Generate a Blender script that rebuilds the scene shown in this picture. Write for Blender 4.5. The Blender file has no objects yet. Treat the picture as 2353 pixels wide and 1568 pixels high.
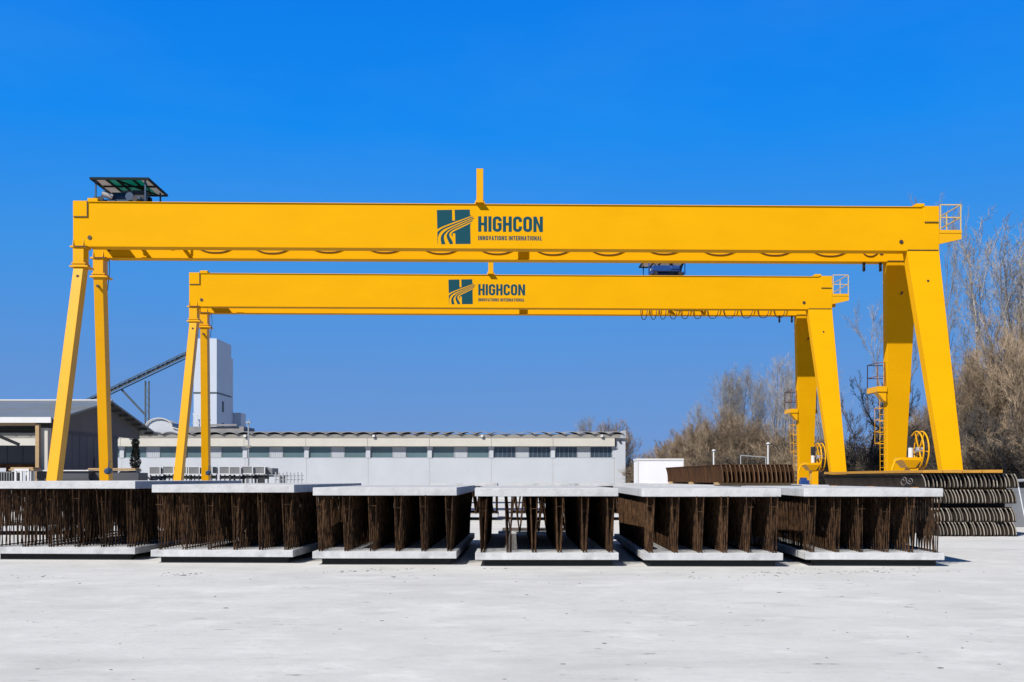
import bpy, math, random
from mathutils import Vector, Matrix
SC = bpy.context.scene
COL = SC.collection
R = math.radians

# ------------------------------------------------------------------ camera, sky, sun, exposure
F = 2523.0            # focal length in reading units (picture 2353 wide)
EYE = 1.6
cd = bpy.data.cameras.new('camera'); cam = bpy.data.objects.new('camera', cd); COL.objects.link(cam)
cam.location = (0, 0, EYE); cam.rotation_euler = (R(90), 0, 0)
cd.sensor_width = 36; cd.lens = F / 2353 * 36; cd.shift_y = (1100 - 784) / 2353.0
cd.clip_start = .1; cd.clip_end = 2000
SC.camera = cam

SUN = Vector((.84, 1.0, -1.12)).normalized()      # direction the light travels
elev = math.asin(-SUN.z); azim = math.atan2(-SUN.x, -SUN.y)
w = bpy.data.worlds.new('World'); SC.world = w; w.use_nodes = True
nt = w.node_tree; nt.nodes.clear()
sky = nt.nodes.new('ShaderNodeTexSky'); sky.sky_type = 'NISHITA'; sky.sun_disc = False
sky.sun_elevation = elev; sky.sun_rotation = azim % (2 * math.pi)
sky.altitude = 300; sky.air_density = 1.0; sky.dust_density = .5; sky.ozone_density = 2.5
L = nt.links.new
# clear deep-blue winter sky: the sky model's own brightness, pulled towards a saturated blue by height
tc = nt.nodes.new('ShaderNodeTexCoord'); sep = nt.nodes.new('ShaderNodeSeparateXYZ'); L(tc.outputs['Generated'], sep.inputs[0])
ramp = nt.nodes.new('ShaderNodeValToRGB'); L(sep.outputs[2], ramp.inputs[0])
stops = [(0.0, (.15, .30, .63)), (.08, (.115, .285, .655)), (.19, (.045, .285, .77)), (.30, (.002, .248, .87)), (.40, (.0, .205, .83)), (.55, (.010, .085, .28)), (1.0, (.012, .045, .12))]
ce = ramp.color_ramp.elements
while len(ce) < len(stops): ce.new(.5)
for e, (p_, c_) in zip(ce, stops): e.position = p_; e.color = (*c_, 1)
BGS = .12; EXPO = .67
gain = nt.nodes.new('ShaderNodeVectorMath'); gain.operation = 'SCALE'; gain.inputs['Scale'].default_value = 1 / BGS / 2**EXPO
L(ramp.outputs[0], gain.inputs[0])
blue = nt.nodes.new('ShaderNodeMix'); blue.data_type = 'RGBA'; blue.inputs['Factor'].default_value = .98
L(sky.outputs[0], blue.inputs[6]); L(gain.outputs[0], blue.inputs[7])
# thin cirrus veil, laid out by direction
mp = nt.nodes.new('ShaderNodeMapping'); mp.inputs['Scale'].default_value = (2.2, 2.2, 7.0)
nz = nt.nodes.new('ShaderNodeTexNoise'); nz.inputs['Scale'].default_value = 1.6; nz.inputs['Detail'].default_value = 5
nz.inputs['Roughness'].default_value = .55
rp = nt.nodes.new('ShaderNodeMapRange'); rp.inputs[1].default_value = .42; rp.inputs[2].default_value = .8
rp.inputs[3].default_value = 0; rp.inputs[4].default_value = .14
veil = nt.nodes.new('ShaderNodeMix'); veil.data_type = 'RGBA'; veil.inputs[7].default_value = (.55, 1.9, 4.3, 1)
bg = nt.nodes.new('ShaderNodeBackground'); bg.inputs['Strength'].default_value = BGS
out = nt.nodes.new('ShaderNodeOutputWorld')
L(tc.outputs['Generated'], mp.inputs[0]); L(mp.outputs[0], nz.inputs['Vector']); L(nz.outputs[0], rp.inputs[0])
L(rp.outputs[0], veil.inputs['Factor']); L(blue.outputs[2], veil.inputs[6])
L(veil.outputs[2], bg.inputs[0]); L(bg.outputs[0], out.inputs[0])

sd = bpy.data.lights.new('sun', 'SUN'); sd.energy = 4.6; sd.angle = R(.5); sd.color = (1, .955, .89)
so = bpy.data.objects.new('sun', sd); COL.objects.link(so)
so.rotation_euler = SUN.to_track_quat('-Z', 'Y').to_euler()
SC.view_settings.view_transform = 'Standard'; SC.view_settings.look = 'None'
SC.view_settings.gamma = 1; SC.view_settings.exposure = EXPO

def W(px, py, D):
    "point at depth D seen at reading (px,py)"
    return Vector(((px - 1176.5) * D / F, D, EYE + (1100 - py) * D / F))
def PX(px, D): return (px - 1176.5) * D / F
def PZ(py, D): return EYE + (1100 - py) * D / F

# ------------------------------------------------------------------ materials
def mat(name, col, rough=.6, var=.08, scale=3.0, bump=0.0, bscale=20.0, metal=0.0, col2=None, c2scale=1.5,
        c2lo=.5, c2hi=.7, stretch=(1, 1, 1), spec=.5, c2amt=1.0, orand=0.0):
    K = .64; col = [c*K for c in col[:3]]; col2 = [c*K for c in col2[:3]] if col2 is not None else None
    m = bpy.data.materials.new(name); m.use_nodes = True
    t = m.node_tree; b = t.nodes['Principled BSDF']; lk = t.links.new
    b.inputs['Roughness'].default_value = rough; b.inputs['Metallic'].default_value = metal
    b.inputs['Specular IOR Level'].default_value = spec
    g = t.nodes.new('ShaderNodeTexCoord'); mpn = t.nodes.new('ShaderNodeMapping')
    mpn.inputs['Scale'].default_value = stretch
    lk(g.outputs['Object'], mpn.inputs[0])
    n = t.nodes.new('ShaderNodeTexNoise'); n.inputs['Scale'].default_value = scale; n.inputs['Detail'].default_value = 6
    lk(mpn.outputs[0], n.inputs['Vector'])
    mr = t.nodes.new('ShaderNodeMapRange'); mr.inputs[1].default_value = .3; mr.inputs[2].default_value = .7
    mr.inputs[3].default_value = 1 - var; mr.inputs[4].default_value = 1 + var
    lk(n.outputs[0], mr.inputs[0])
    mul = t.nodes.new('ShaderNodeVectorMath'); mul.operation = 'SCALE'
    mul.inputs[0].default_value = col[:3]; lk(mr.outputs[0], mul.inputs['Scale'])
    src = mul.outputs[0]
    if col2 is not None:
        n2 = t.nodes.new('ShaderNodeTexNoise'); n2.inputs['Scale'].default_value = c2scale; n2.inputs['Detail'].default_value = 8
        n2.inputs['Roughness'].default_value = .65
        lk(mpn.outputs[0], n2.inputs['Vector'])
        r2 = t.nodes.new('ShaderNodeMapRange'); r2.inputs[1].default_value = c2lo; r2.inputs[2].default_value = c2hi
        r2.inputs[4].default_value = c2amt
        lk(n2.outputs[0], r2.inputs[0])
        mx = t.nodes.new('ShaderNodeMix'); mx.data_type = 'RGBA'; mx.inputs[7].default_value = (*col2[:3], 1)
        lk(r2.outputs[0], mx.inputs['Factor']); lk(src, mx.inputs[6]); src = mx.outputs[2]
    if orand:      # each copy a little lighter or darker than the next
        oi = t.nodes.new('ShaderNodeObjectInfo'); ro_ = t.nodes.new('ShaderNodeMapRange')
        ro_.inputs[3].default_value = 1 - orand; ro_.inputs[4].default_value = 1 + orand; lk(oi.outputs['Random'], ro_.inputs[0])
        vm = t.nodes.new('ShaderNodeVectorMath'); vm.operation = 'SCALE'; lk(src, vm.inputs[0]); lk(ro_.outputs[0], vm.inputs['Scale']); src = vm.outputs[0]
    lk(src, b.inputs['Base Color'])
    if bump:
        n3 = t.nodes.new('ShaderNodeTexNoise'); n3.inputs['Scale'].default_value = bscale; n3.inputs['Detail'].default_value = 5
        lk(g.outputs['Object'], n3.inputs['Vector'])
        bp = t.nodes.new('ShaderNodeBump'); bp.inputs['Strength'].default_value = bump; bp.inputs['Distance'].default_value = .02
        lk(n3.outputs[0], bp.inputs['Height']); lk(bp.outputs[0], b.inputs['Normal'])
    return m

M = {}
M['yellow'] = mat('yellow_paint', (.93, .455, .002), .38, .035, .7, .02, 6, col2=(.83, .385, .002), c2scale=.9, c2lo=.52, c2hi=.85, stretch=(.5, .5, 1), spec=.18, c2amt=.5)
M['yellowmatte'] = mat('yellow_girder_paint', (.93, .455, .001), .65, .035, .7, .02, 6, col2=(.83, .385, .001), c2scale=.9, c2lo=.52, c2hi=.85, stretch=(.5, .5, 1), spec=.05, c2amt=.5)
M['teal'] = mat('teal_paint', (.006, .075, .10), .6, .03, spec=.12)
M['bolt'] = mat('dark_bolt_steel', (.05, .03, .015), .6, .2, 30)
M['black'] = mat('black_steel', (.015, .015, .017), .6, .2, 8)
M['cable'] = mat('cable_rubber', (.10, .035, .008), .6, .1, 8)
M['bluecable'] = mat('blue_grey_cable', (.05, .07, .10), .6, .1, 8)
M['white'] = mat('white_paint', (.78, .78, .78), .5, .05, 2)
M['galv'] = mat('galvanised_steel', (.48, .50, .52), .45, .1, 6, metal=.3)
M['blue'] = mat('blue_paint', (.01, .06, .25), .4, .1, 5)
M['dblue'] = mat('dark_blue_steel', (.008, .05, .12), .5, .1, 5)
M['rooftin'] = mat('dark_roof_sheet', (.005, .017, .018), .7, .1, 5, spec=.15)
M['tealpanel'] = mat('teal_roof_panel', (.01, .45, .38), .4, .1, 4)
M['greypanel'] = mat('grey_roof_panel', (.55, .53, .52), .5, .08, 4)
M['brownrail'] = mat('rusty_handrail', (.22, .09, .03), .6, .2, 6)
M['slab'] = mat('precast_concrete', (.63, .635, .635), .85, .10, 3.5, .5, 14, col2=(.36, .365, .37), c2scale=2.2, c2lo=.50, c2hi=.76, c2amt=.75, orand=0.05)
M['rust'] = mat('rusty_rebar', (.088, .046, .022), .85, .45, 9, col2=(.022, .012, .007), c2scale=6, c2lo=.45, c2hi=.6, spec=.12, orand=0.2)
M['rustsheet'] = mat('rust_brown_steel', (.098, .044, .015), .8, .25, 5, .2, 25, col2=(.05, .022, .01), c2scale=3, c2lo=.45, c2hi=.65, stretch=(1, 1, .3), spec=.12)
M['rustend'] = mat('rusted_steel_edge', (.19, .12, .075), .75, .25, 8, spec=.12, orand=0.4)
M['darksheet'] = mat('dark_weathered_steel', (.055, .042, .033), .75, .2, 4, .2, 25, col2=(.03, .025, .022), c2scale=2, c2lo=.45, c2hi=.65, spec=.12)
M['paleend'] = mat('pale_steel_edge', (.32, .285, .235), .6, .25, 14, spec=.12, orand=0.45)
M['timber'] = mat('pale_timber', (.50, .34, .17), .8, .15, 4, .2, 30, stretch=(1, 6, 6))
M['ytimber'] = mat('ochre_formwork_board', (.62, .30, .03), .7, .15, 4, .2, 30, stretch=(1, 6, 6))
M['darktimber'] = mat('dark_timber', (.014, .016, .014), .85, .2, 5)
M['chalk'] = mat('chalk', (.32, .32, .32), .9, .1, 20)
M['wall'] = mat('white_render', (.57, .60, .64), .85, .05, .8, .05, 20, col2=(.50, .53, .57), c2scale=.4, c2lo=.5, c2hi=.75)
M['cream'] = mat('cream_concrete', (.66, .63, .55), .8, .05, 1)
M['eave'] = mat('grey_beige_concrete', (.34, .32, .28), .85, .1, 1.2)
M['shell'] = mat('fibre_cement', (.30, .29, .28), .85, .15, 1.5)
M['glass'] = mat('dull_window_glass', (.12, .19, .21), .25, .15, .35)
M['dglass'] = mat('dark_window_glass', (.045, .07, .095), .2, .25, .6)
M['lpanel'] = mat('translucent_panel', (.50, .53, .56), .5, .06, 12, stretch=(1, 1, .02))
M['towerwhite'] = mat('sky_tinted_cladding', (.62, .68, .76), .7, .04, .4)  # white, with the blue of reflected sky mixed into the base colour
M['dark'] = mat('dark_opening', (.03, .035, .045), .6, .1, 2)
M['shedroof'] = mat('zinc_roof_sheet', (.23, .26, .29), .5, .08, .6, col2=(.24, .24, .20), c2scale=.35, c2lo=.5, c2hi=.62, metal=.2)
M['shedwall'] = mat('grey_cladding', (.135, .13, .125), .7, .1, .6)
M['shedlow'] = mat('slate_cladding', (.095, .11, .135), .7, .12, .6)
M['darkbox'] = mat('anthracite_panel', (.055, .06, .07), .6, .15, 1)
M['conv'] = mat('conveyor_steel', (.07, .10, .12), .6, .15, 2)
M['conifer'] = mat('dark_conifer', (.012, .02, .012), .8, .4, 6)
M['bark'] = mat('grey_bark', (.17, .15, .13), .9, .3, 3, .4, 12, spec=.12)
M['twig'] = mat('haze_grey_twigs', (.35, .32, .285), .9, .55, .9, spec=.12, orand=0.22)  # lightened in the colour itself to give distant poplars their haze
M['browntwig'] = mat('brown_twigs', (.33, .25, .17), .9, .55, .9, spec=.12, orand=0.25)
M['darktwig'] = mat('dark_twigs', (.10, .088, .078), .9, .55, .9, spec=.12, orand=0.3)
M['container'] = mat('white_container_paint', (.93, .93, .96), .5, .04, 1)
M['rackgrey'] = mat('rack_grey_panel', (.2, .21, .22), .6, .15, 2)
M['racklight'] = mat('rack_frame_paint', (.72, .73, .74), .5, .1, 3)

def sheet_mat(name, col):
    "rooflight sheet that lets daylight through"
    m = bpy.data.materials.new(name); m.use_nodes = True; t = m.node_tree; b = t.nodes['Principled BSDF']
    b.inputs['Base Color'].default_value = (*col, 1); b.inputs['Roughness'].default_value = .5
    tr = t.nodes.new('ShaderNodeBsdfTranslucent'); tr.inputs[0].default_value = (*col, 1)
    mx = t.nodes.new('ShaderNodeMixShader'); mx.inputs[0].default_value = .5
    t.links.new(b.outputs[0], mx.inputs[1]); t.links.new(tr.outputs[0], mx.inputs[2])
    t.links.new(mx.outputs[0], t.nodes['Material Output'].inputs[0]); return m
M['sheetgrey'] = sheet_mat('grey_rooflight', (.55, .53, .52)); M['sheetteal'] = sheet_mat('teal_rooflight', (.01, .42, .35))
def ground_mat():
    m = bpy.data.materials.new('pale_concrete_yard'); m.use_nodes = True
    t = m.node_tree; lk = t.links.new; b = t.nodes['Principled BSDF']; b.inputs['Roughness'].default_value = .9
    b.inputs['Specular IOR Level'].default_value = .2
    g = t.nodes.new('ShaderNodeTexCoord')
    def noise(scale, st=(1, 1, 1), det=6, rgh=.6, off=0):
        mp = t.nodes.new('ShaderNodeMapping'); mp.inputs['Scale'].default_value = st; mp.inputs['Location'].default_value = (off, off, 0)
        n = t.nodes.new('ShaderNodeTexNoise'); n.inputs['Scale'].default_value = scale
        n.inputs['Detail'].default_value = det; n.inputs['Roughness'].default_value = rgh
        lk(g.outputs['Object'], mp.inputs[0]); lk(mp.outputs[0], n.inputs['Vector']); return n.outputs[0]
    def rng(src, a, c, x=0., y=1.):
        r = t.nodes.new('ShaderNodeMapRange'); r.inputs[1].default_value = a; r.inputs[2].default_value = c
        r.inputs[3].default_value = x; r.inputs[4].default_value = y; lk(src, r.inputs[0]); return r.outputs[0]
    def mix(fac, a, col):
        x = t.nodes.new('ShaderNodeMix'); x.data_type = 'RGBA'; lk(fac, x.inputs['Factor'])
        if isinstance(a, tuple): x.inputs[6].default_value = (*a, 1)
        else: lk(a, x.inputs[6])
        x.inputs[7].default_value = (*col, 1); return x.outputs[2]
    def mult(a, c):
        x = t.nodes.new('ShaderNodeMath'); x.operation = 'MULTIPLY'; lk(a, x.inputs[0]); lk(c, x.inputs[1]); return x.outputs[0]
    g_ = lambda v: (v*1.285, v*1.27, v*1.215)
    c = mix(rng(noise(.45, (.9, 1.0, 1), 6, .65), .36, .64), g_(.385), g_(.335))
    c = mix(rng(noise(.9, (.9, 1.0, 1), 7, .7, 7), .52, .66, 0, .8), c, g_(.425))       # pale worn patches
    c = mix(rng(noise(.9, (.7, 1.1, 1), 7, .7, 13), .54, .70, 0, .65), c, g_(.275))    # soft grey stains
    c = mix(rng(noise(.33, (.5, 1.6, 1), 6, .6, 23), .56, .68, 0, .45), c, g_(.26))
    c = mix(rng(noise(7, (.8, 1.2, 1), 6, .7), .48, .72, 0, .30), c, g_(.28))
    # dark flecks and short scuffs, denser in patches
    patch = rng(noise(.45, (1, 1, 1), 3, .5, 31), .36, .56)
    fl = rng(noise(5.5, (.4, 1.0, 1), 5, .7, 3), .62, .68, 0, .75)
    c = mix(mult(fl, patch), c, g_(.11))
    sc = rng(noise(1.8, (.35, 1.4, 1), 6, .7, 9), .60, .72, 0, .35)
    c = mix(sc, c, g_(.22))
    lk(c, b.inputs['Base Color'])
    bp = t.nodes.new('ShaderNodeBump'); bp.inputs['Strength'].default_value = .35; bp.inputs['Distance'].default_value = .02
    lk(noise(6, (1, 1, 1), 8, .7), bp.inputs['Height']); lk(bp.outputs[0], b.inputs['Normal'])
    return m
M['ground'] = ground_mat()

# ------------------------------------------------------------------ mesh helpers
class MB:
    def __init__(s): s.v = []; s.f = []
    def hexa(s, b, t):
        "b, t: four corners each, counter-clockwise from above"
        n = len(s.v); s.v += [tuple(p) for p in b] + [tuple(p) for p in t]
        s.f += [(n+3, n+2, n+1, n), (n+4, n+5, n+6, n+7)]
        for i in range(4):
            j = (i + 1) % 4; s.f.append((n+i, n+j, n+4+j, n+4+i))
        return s
    def box(s, x0, x1, y0, y1, z0, z1):
        b = [(x0, y0, z0), (x1, y0, z0), (x1, y1, z0), (x0, y1, z0)]
        return s.hexa(b, [(x, y, z1) for x, y, _ in b])
    def bar(s, p, q, w, h=None, up=(0, 0, 1)):
        p = Vector(p); q = Vector(q); d = (q - p).normalized(); u = Vector(up)
        if abs(d.dot(u)) > .98: u = Vector((0, 1, 0))
        a = d.cross(u).normalized(); c = a.cross(d).normalized(); h = h or w
        cs = [(-w/2, -h/2), (w/2, -h/2), (w/2, h/2), (-w/2, h/2)]
        return s.hexa([p + a*i + c*j for i, j in cs][::-1], [q + a*i + c*j for i, j in cs][::-1])
    def tube(s, pts, r, n=6, cap=True):
        pts = [Vector(p) for p in pts]; k = len(pts)
        rs = r if isinstance(r, (list, tuple)) else [r] * k
        base = len(s.v); prev = None
        for i, p in enumerate(pts):
            d = (pts[min(i+1, k-1)] - pts[max(i-1, 0)]).normalized()
            if prev is None:
                u = Vector((0, 0, 1)) if abs(d.z) < .9 else Vector((1, 0, 0))
                a = d.cross(u).normalized()
            else:
                a = (prev - d * prev.dot(d))
                a = a.normalized() if a.length > 1e-6 else d.orthogonal().normalized()
            prev = a; c = d.cross(a)
            for j in range(n):
                th = 2 * math.pi * j / n
                s.v.append(tuple(p + (a * math.cos(th) + c * math.sin(th)) * rs[i]))
        for i in range(k - 1):
            for j in range(n):
                j2 = (j + 1) % n; A = base + i*n
                s.f.append((A + j, A + j2, A + n + j2, A + n + j))
        if cap:
            s.f.append(tuple(base + j for j in range(n))[::-1])
            s.f.append(tuple(base + (k-1)*n + j for j in range(n)))
        return s
    def cyl(s, p, q, r, n=20): return s.tube([p, q], r, n)
    def ring(s, c, axis, r, tr, n=40, m=6):
        c = Vector(c); ax = Vector(axis).normalized(); a = ax.orthogonal().normalized(); b = ax.cross(a)
        base = len(s.v)
        for i in range(n):
            th = 2*math.pi*i/n; d = a*math.cos(th) + b*math.sin(th)
            for j in range(m):
                ph = 2*math.pi*j/m
                s.v.append(tuple(c + d*(r + tr*math.cos(ph)) + ax*tr*math.sin(ph)))
        for i in range(n):
            for j in range(m):
                i2 = (i+1) % n; j2 = (j+1) % m
                s.f.append((base+i*m+j, base+i2*m+j, base+i2*m+j2, base+i*m+j2))
        return s
    def poly(s, pts):
        n = len(s.v); s.v += [tuple(p) for p in pts]; s.f.append(tuple(range(n, n+len(pts)))); return s
    def prism(s, pts, vec):
        "extrude planar polygon pts by vec"
        n = len(s.v); k = len(pts); v = Vector(vec)
        s.v += [tuple(p) for p in pts] + [tuple(Vector(p) + v) for p in pts]
        s.f.append(tuple(range(n, n+k))); s.f.append(tuple(range(n+2*k-1, n+k-1, -1)))
        for i in range(k):
            j = (i+1) % k; s.f.append((n+j, n+i, n+k+i, n+k+j))
        return s
    def mesh(s, name, m, smooth=False, fix=True):
        me = bpy.data.meshes.new(name); me.from_pydata(s.v, [], s.f); me.materials.append(m)
        if fix:
            import bmesh
            bm = bmesh.new(); bm.from_mesh(me); bmesh.ops.recalc_face_normals(bm, faces=bm.faces); bm.to_mesh(me); bm.free()
        if smooth: me.polygons.foreach_set('use_smooth', [True] * len(me.polygons))
        return me
    def obj(s, name, m, parent=None, smooth=False, bevel=0, fix=True):
        o = bpy.data.objects.new(name, s.mesh(name, m, smooth, fix)); COL.objects.link(o)
        if parent is not None: o.parent = parent
        if bevel:
            b = o.modifiers.new('edge', 'BEVEL'); b.width = bevel; b.segments = 2; b.limit_method = 'ANGLE'; b.angle_limit = R(40)
        return o

def tag(o, label, cat, group=None):
    o['label'] = label; o['category'] = cat
    if group: o['group'] = group
    elif 'group' in o: del o['group']
    return o
def thing(name, label, cat, loc=(0, 0, 0), rz=0, group=None):
    o = bpy.data.objects.new(name, None); COL.objects.link(o); o.empty_display_size = .3
    o.location = loc; o.rotation_euler = (0, 0, rz); return tag(o, label, cat, group)
def dup(root, loc, rz, label, group=None, scale=None):
    r = root.copy(); COL.objects.link(r); r.location = loc; r.rotation_euler = (0, 0, rz); r['label'] = label
    if group: r['group'] = group
    if scale: r.scale = scale
    for ch in list(root.children):
        c = ch.copy(); COL.objects.link(c); c.parent = r
        for g in ch.children:
            d = g.copy(); COL.objects.link(d); d.parent = c
    return r
def struct(name, mb, m, **k):
    o = mb.obj(name, m, **k); o['kind'] = 'structure'; return o
ORD = ['first', 'second', 'third', 'fourth', 'fifth', 'sixth', 'seventh', 'eighth', 'ninth', 'tenth', 'eleventh', 'twelfth',
       'thirteenth', 'fourteenth', 'fifteenth', 'sixteenth', 'seventeenth', 'eighteenth', 'nineteenth', 'twentieth',
       'twenty-first', 'twenty-second', 'twenty-third', 'twenty-fourth']

# ------------------------------------------------------------------ ground
struct('ground', MB().poly([(-700, -60, 0), (700, -60, 0), (700, 900, 0), (-700, 900, 0)]), M['ground'])

# ------------------------------------------------------------------ lettering (flat paint)
def strip(mb, pts, wd, T, closed=False):
    k = len(pts); L_, R_ = [], []
    for i in range(k):
        if closed: a = pts[i-1]; c = pts[(i+1) % k]
        else: a = pts[max(i-1, 0)]; c = pts[min(i+1, k-1)]
        p = pts[i]
        d1 = Vector((p[0]-a[0], p[1]-a[1])); d2 = Vector((c[0]-p[0], c[1]-p[1]))
        if d1.length < 1e-9: d1 = d2
        if d2.length < 1e-9: d2 = d1
        d1.normalize(); d2.normalize(); n1 = Vector((-d1.y, d1.x)); n2 = Vector((-d2.y, d2.x))
        m = (n1 + n2).normalized(); sc = wd / 2 / max(.5, m.dot(n1))
        L_.append((p[0]+m.x*sc, p[1]+m.y*sc)); R_.append((p[0]-m.x*sc, p[1]-m.y*sc))
    for i in range(k if closed else k-1):
        j = (i+1) % k
        mb.poly([T(*R_[i]), T(*R_[j]), T(*L_[j]), T(*L_[i])])
def arc(cx, cy, rx, ry, a0, a1, n=5):
    return [(cx + rx*math.cos(R(a0+(a1-a0)*i/n)), cy + ry*math.sin(R(a0+(a1-a0)*i/n))) for i in range(n+1)]
def glyph(mb, ch, T, s):
    "cell 0..w x 0..1, stroke s; returns width"
    w = .52; h = s/2; q = lambda *p: mb.poly([T(*a) for a in p])
    rect = lambda x0, y0, x1, y1: q((x0, y0), (x1, y0), (x1, y1), (x0, y1))
    x0, x1, r = h, w-h, .15
    tl = arc(x0+r, 1-h-r, r, r, 180, 90); tr = arc(x1-r, 1-h-r, r, r, 90, 0)
    br = arc(x1-r, h+r, r, r, 0, -90); bl = arc(x0+r, h+r, r, r, -90, -180)
    if ch == 'H': rect(0, 0, s, 1); rect(w-s, 0, w, 1); rect(s, .5-h*.95, w-s, .5+h*.95)
    elif ch == 'I': rect(0, 0, s, 1); return s
    elif ch == 'N':
        w = .56; rect(0, 0, s, 1); rect(w-s, 0, w, 1); q((s, 1), (s, .58), (w-s, 0), (w-s, .42))
    elif ch == 'O': strip(mb, tl + tr + br + bl, s, T, True)
    elif ch == 'C': strip(mb, [(x1, .64)] + tr[::-1] + tl[::-1] + bl[::-1] + br[::-1] + [(x1, .36)], s, T)
    elif ch == 'G':
        strip(mb, [(x1, .68)] + tr[::-1] + tl[::-1] + bl[::-1] + br[::-1] + [(x1, .42)], s, T)
        rect(w*.52, .42, w, .42 + s*.85)
    elif ch == 'V': q((0, 1), (s, 1), (w/2+.0, .22), (w/2, 0), (w/2-s*.5, 0)); q((w-s, 1), (w, 1), (w/2+s*.5, 0), (w/2, 0), (w/2, .22))
    elif ch == 'A':
        q((0, 0), (s, 0), (w/2, .78), (w/2, 1), (w/2-s*.5, 1)); q((w-s, 0), (w, 0), (w/2+s*.5, 1), (w/2, 1), (w/2, .78))
        q((s+.075, .18+.10), (w-s-.075, .28), (w-s-.115, .28+s*.7), (s+.115, .28+s*.7))
    elif ch == 'T': w = .46; rect(0, 1-s, w, 1); rect(w/2-h, 0, w/2+h, 1-s)
    elif ch == 'E': w = .42; rect(0, 0, s, 1); rect(s, 0, w, s); rect(s, 1-s, w, 1); rect(s, .5-h, w-.04, .5+h)
    elif ch == 'L': w = .42; rect(0, 0, s, 1); rect(s, 0, w, s)
    elif ch == 'R':
        rect(0, 0, s, 1)
        strip(mb, [(s, 1-h), (x1-.1, 1-h)] + arc(x1-.12, 1-h-.12, .12, .12, 80, 0, 4) + arc(x1-.12, .45+.12, .12, .12, 0, -80, 4) + [(x1-.12, .45), (s, .45)], s, T)
        q((w*.5-.02, .45-h), (w*.5+s*.9, .45-h), (w+.02, 0), (w-s+.02, 0))
    elif ch == 'S':
        rr = .14
        strip(mb, [(x1, .68)] + arc(x1-rr, 1-h-rr, rr, rr, 0, 90, 4) + arc(x0+rr, 1-h-rr, rr, rr, 90, 180, 4) +
              [(x0, .66), (x0+.06, .56), (x1-.06, .44), (x1, .34)] +
              arc(x1-rr, h+rr, rr, rr, 0, -90, 4) + arc(x0+rr, h+rr, rr, rr, -90, -180, 4) + [(x0, .32)], s, T)
    return w
def text(mb, txt, x0, x1, z0, z1, y, s, gap=.1):
    tmp = MB(); adv = 0
    for ch in txt:
        if ch == ' ': adv += .26; continue
        adv += glyph(tmp, ch, lambda a, b: (a, 0, b), s) + gap
    adv -= gap; kx = (x1-x0) / adv; kz = z1-z0; cx = 0
    for ch in txt:
        if ch == ' ': cx += .26; continue
        T = lambda a, b, cx=cx: (x0 + (cx+a)*kx, y, z0 + b*kz)
        cx += glyph(mb, ch, T, s) + gap
EMBLEM = [
 [(180,197),(715,183),(722,568),(820,566),(808,183),(1345,170),(1352,372),(1375,365),(1385,396),(1100,505),(820,605),(560,705),(370,780),(270,830),(197,868)],
 [(1440,410),(1448,440),(1000,628),(700,756),(450,862),(330,950),(260,1040),(220,1150),(214,1410),(206,1410),(198,970),(330,866),(450,802),(700,702),(1000,586)],
 [(1490,458),(1496,490),(1000,704),(720,838),(590,913),(500,1000),(440,1085),(426,1160),(440,1260),(485,1400),(345,1408),(320,1280),(315,1200),(340,1090),(420,985),(560,880),(720,797),(1000,667)],
 [(1440,545),(1446,577),(1000,786),(820,868),(710,930),(640,990),(615,1060),(630,1130),(680,1210),(743,1325),(743,1396),(630,1398),(560,1240),(525,1150),(525,1080),(560,1000),(640,920),(760,855),(1000,747)],
 [(1385,650),(1388,682),(1357,700),(1373,1387),(838,1395),(830,1013),(737,1018),(738,1152),(705,1105),(690,1055),(700,1020),(740,975),(830,920),(1000,838)]]

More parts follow.
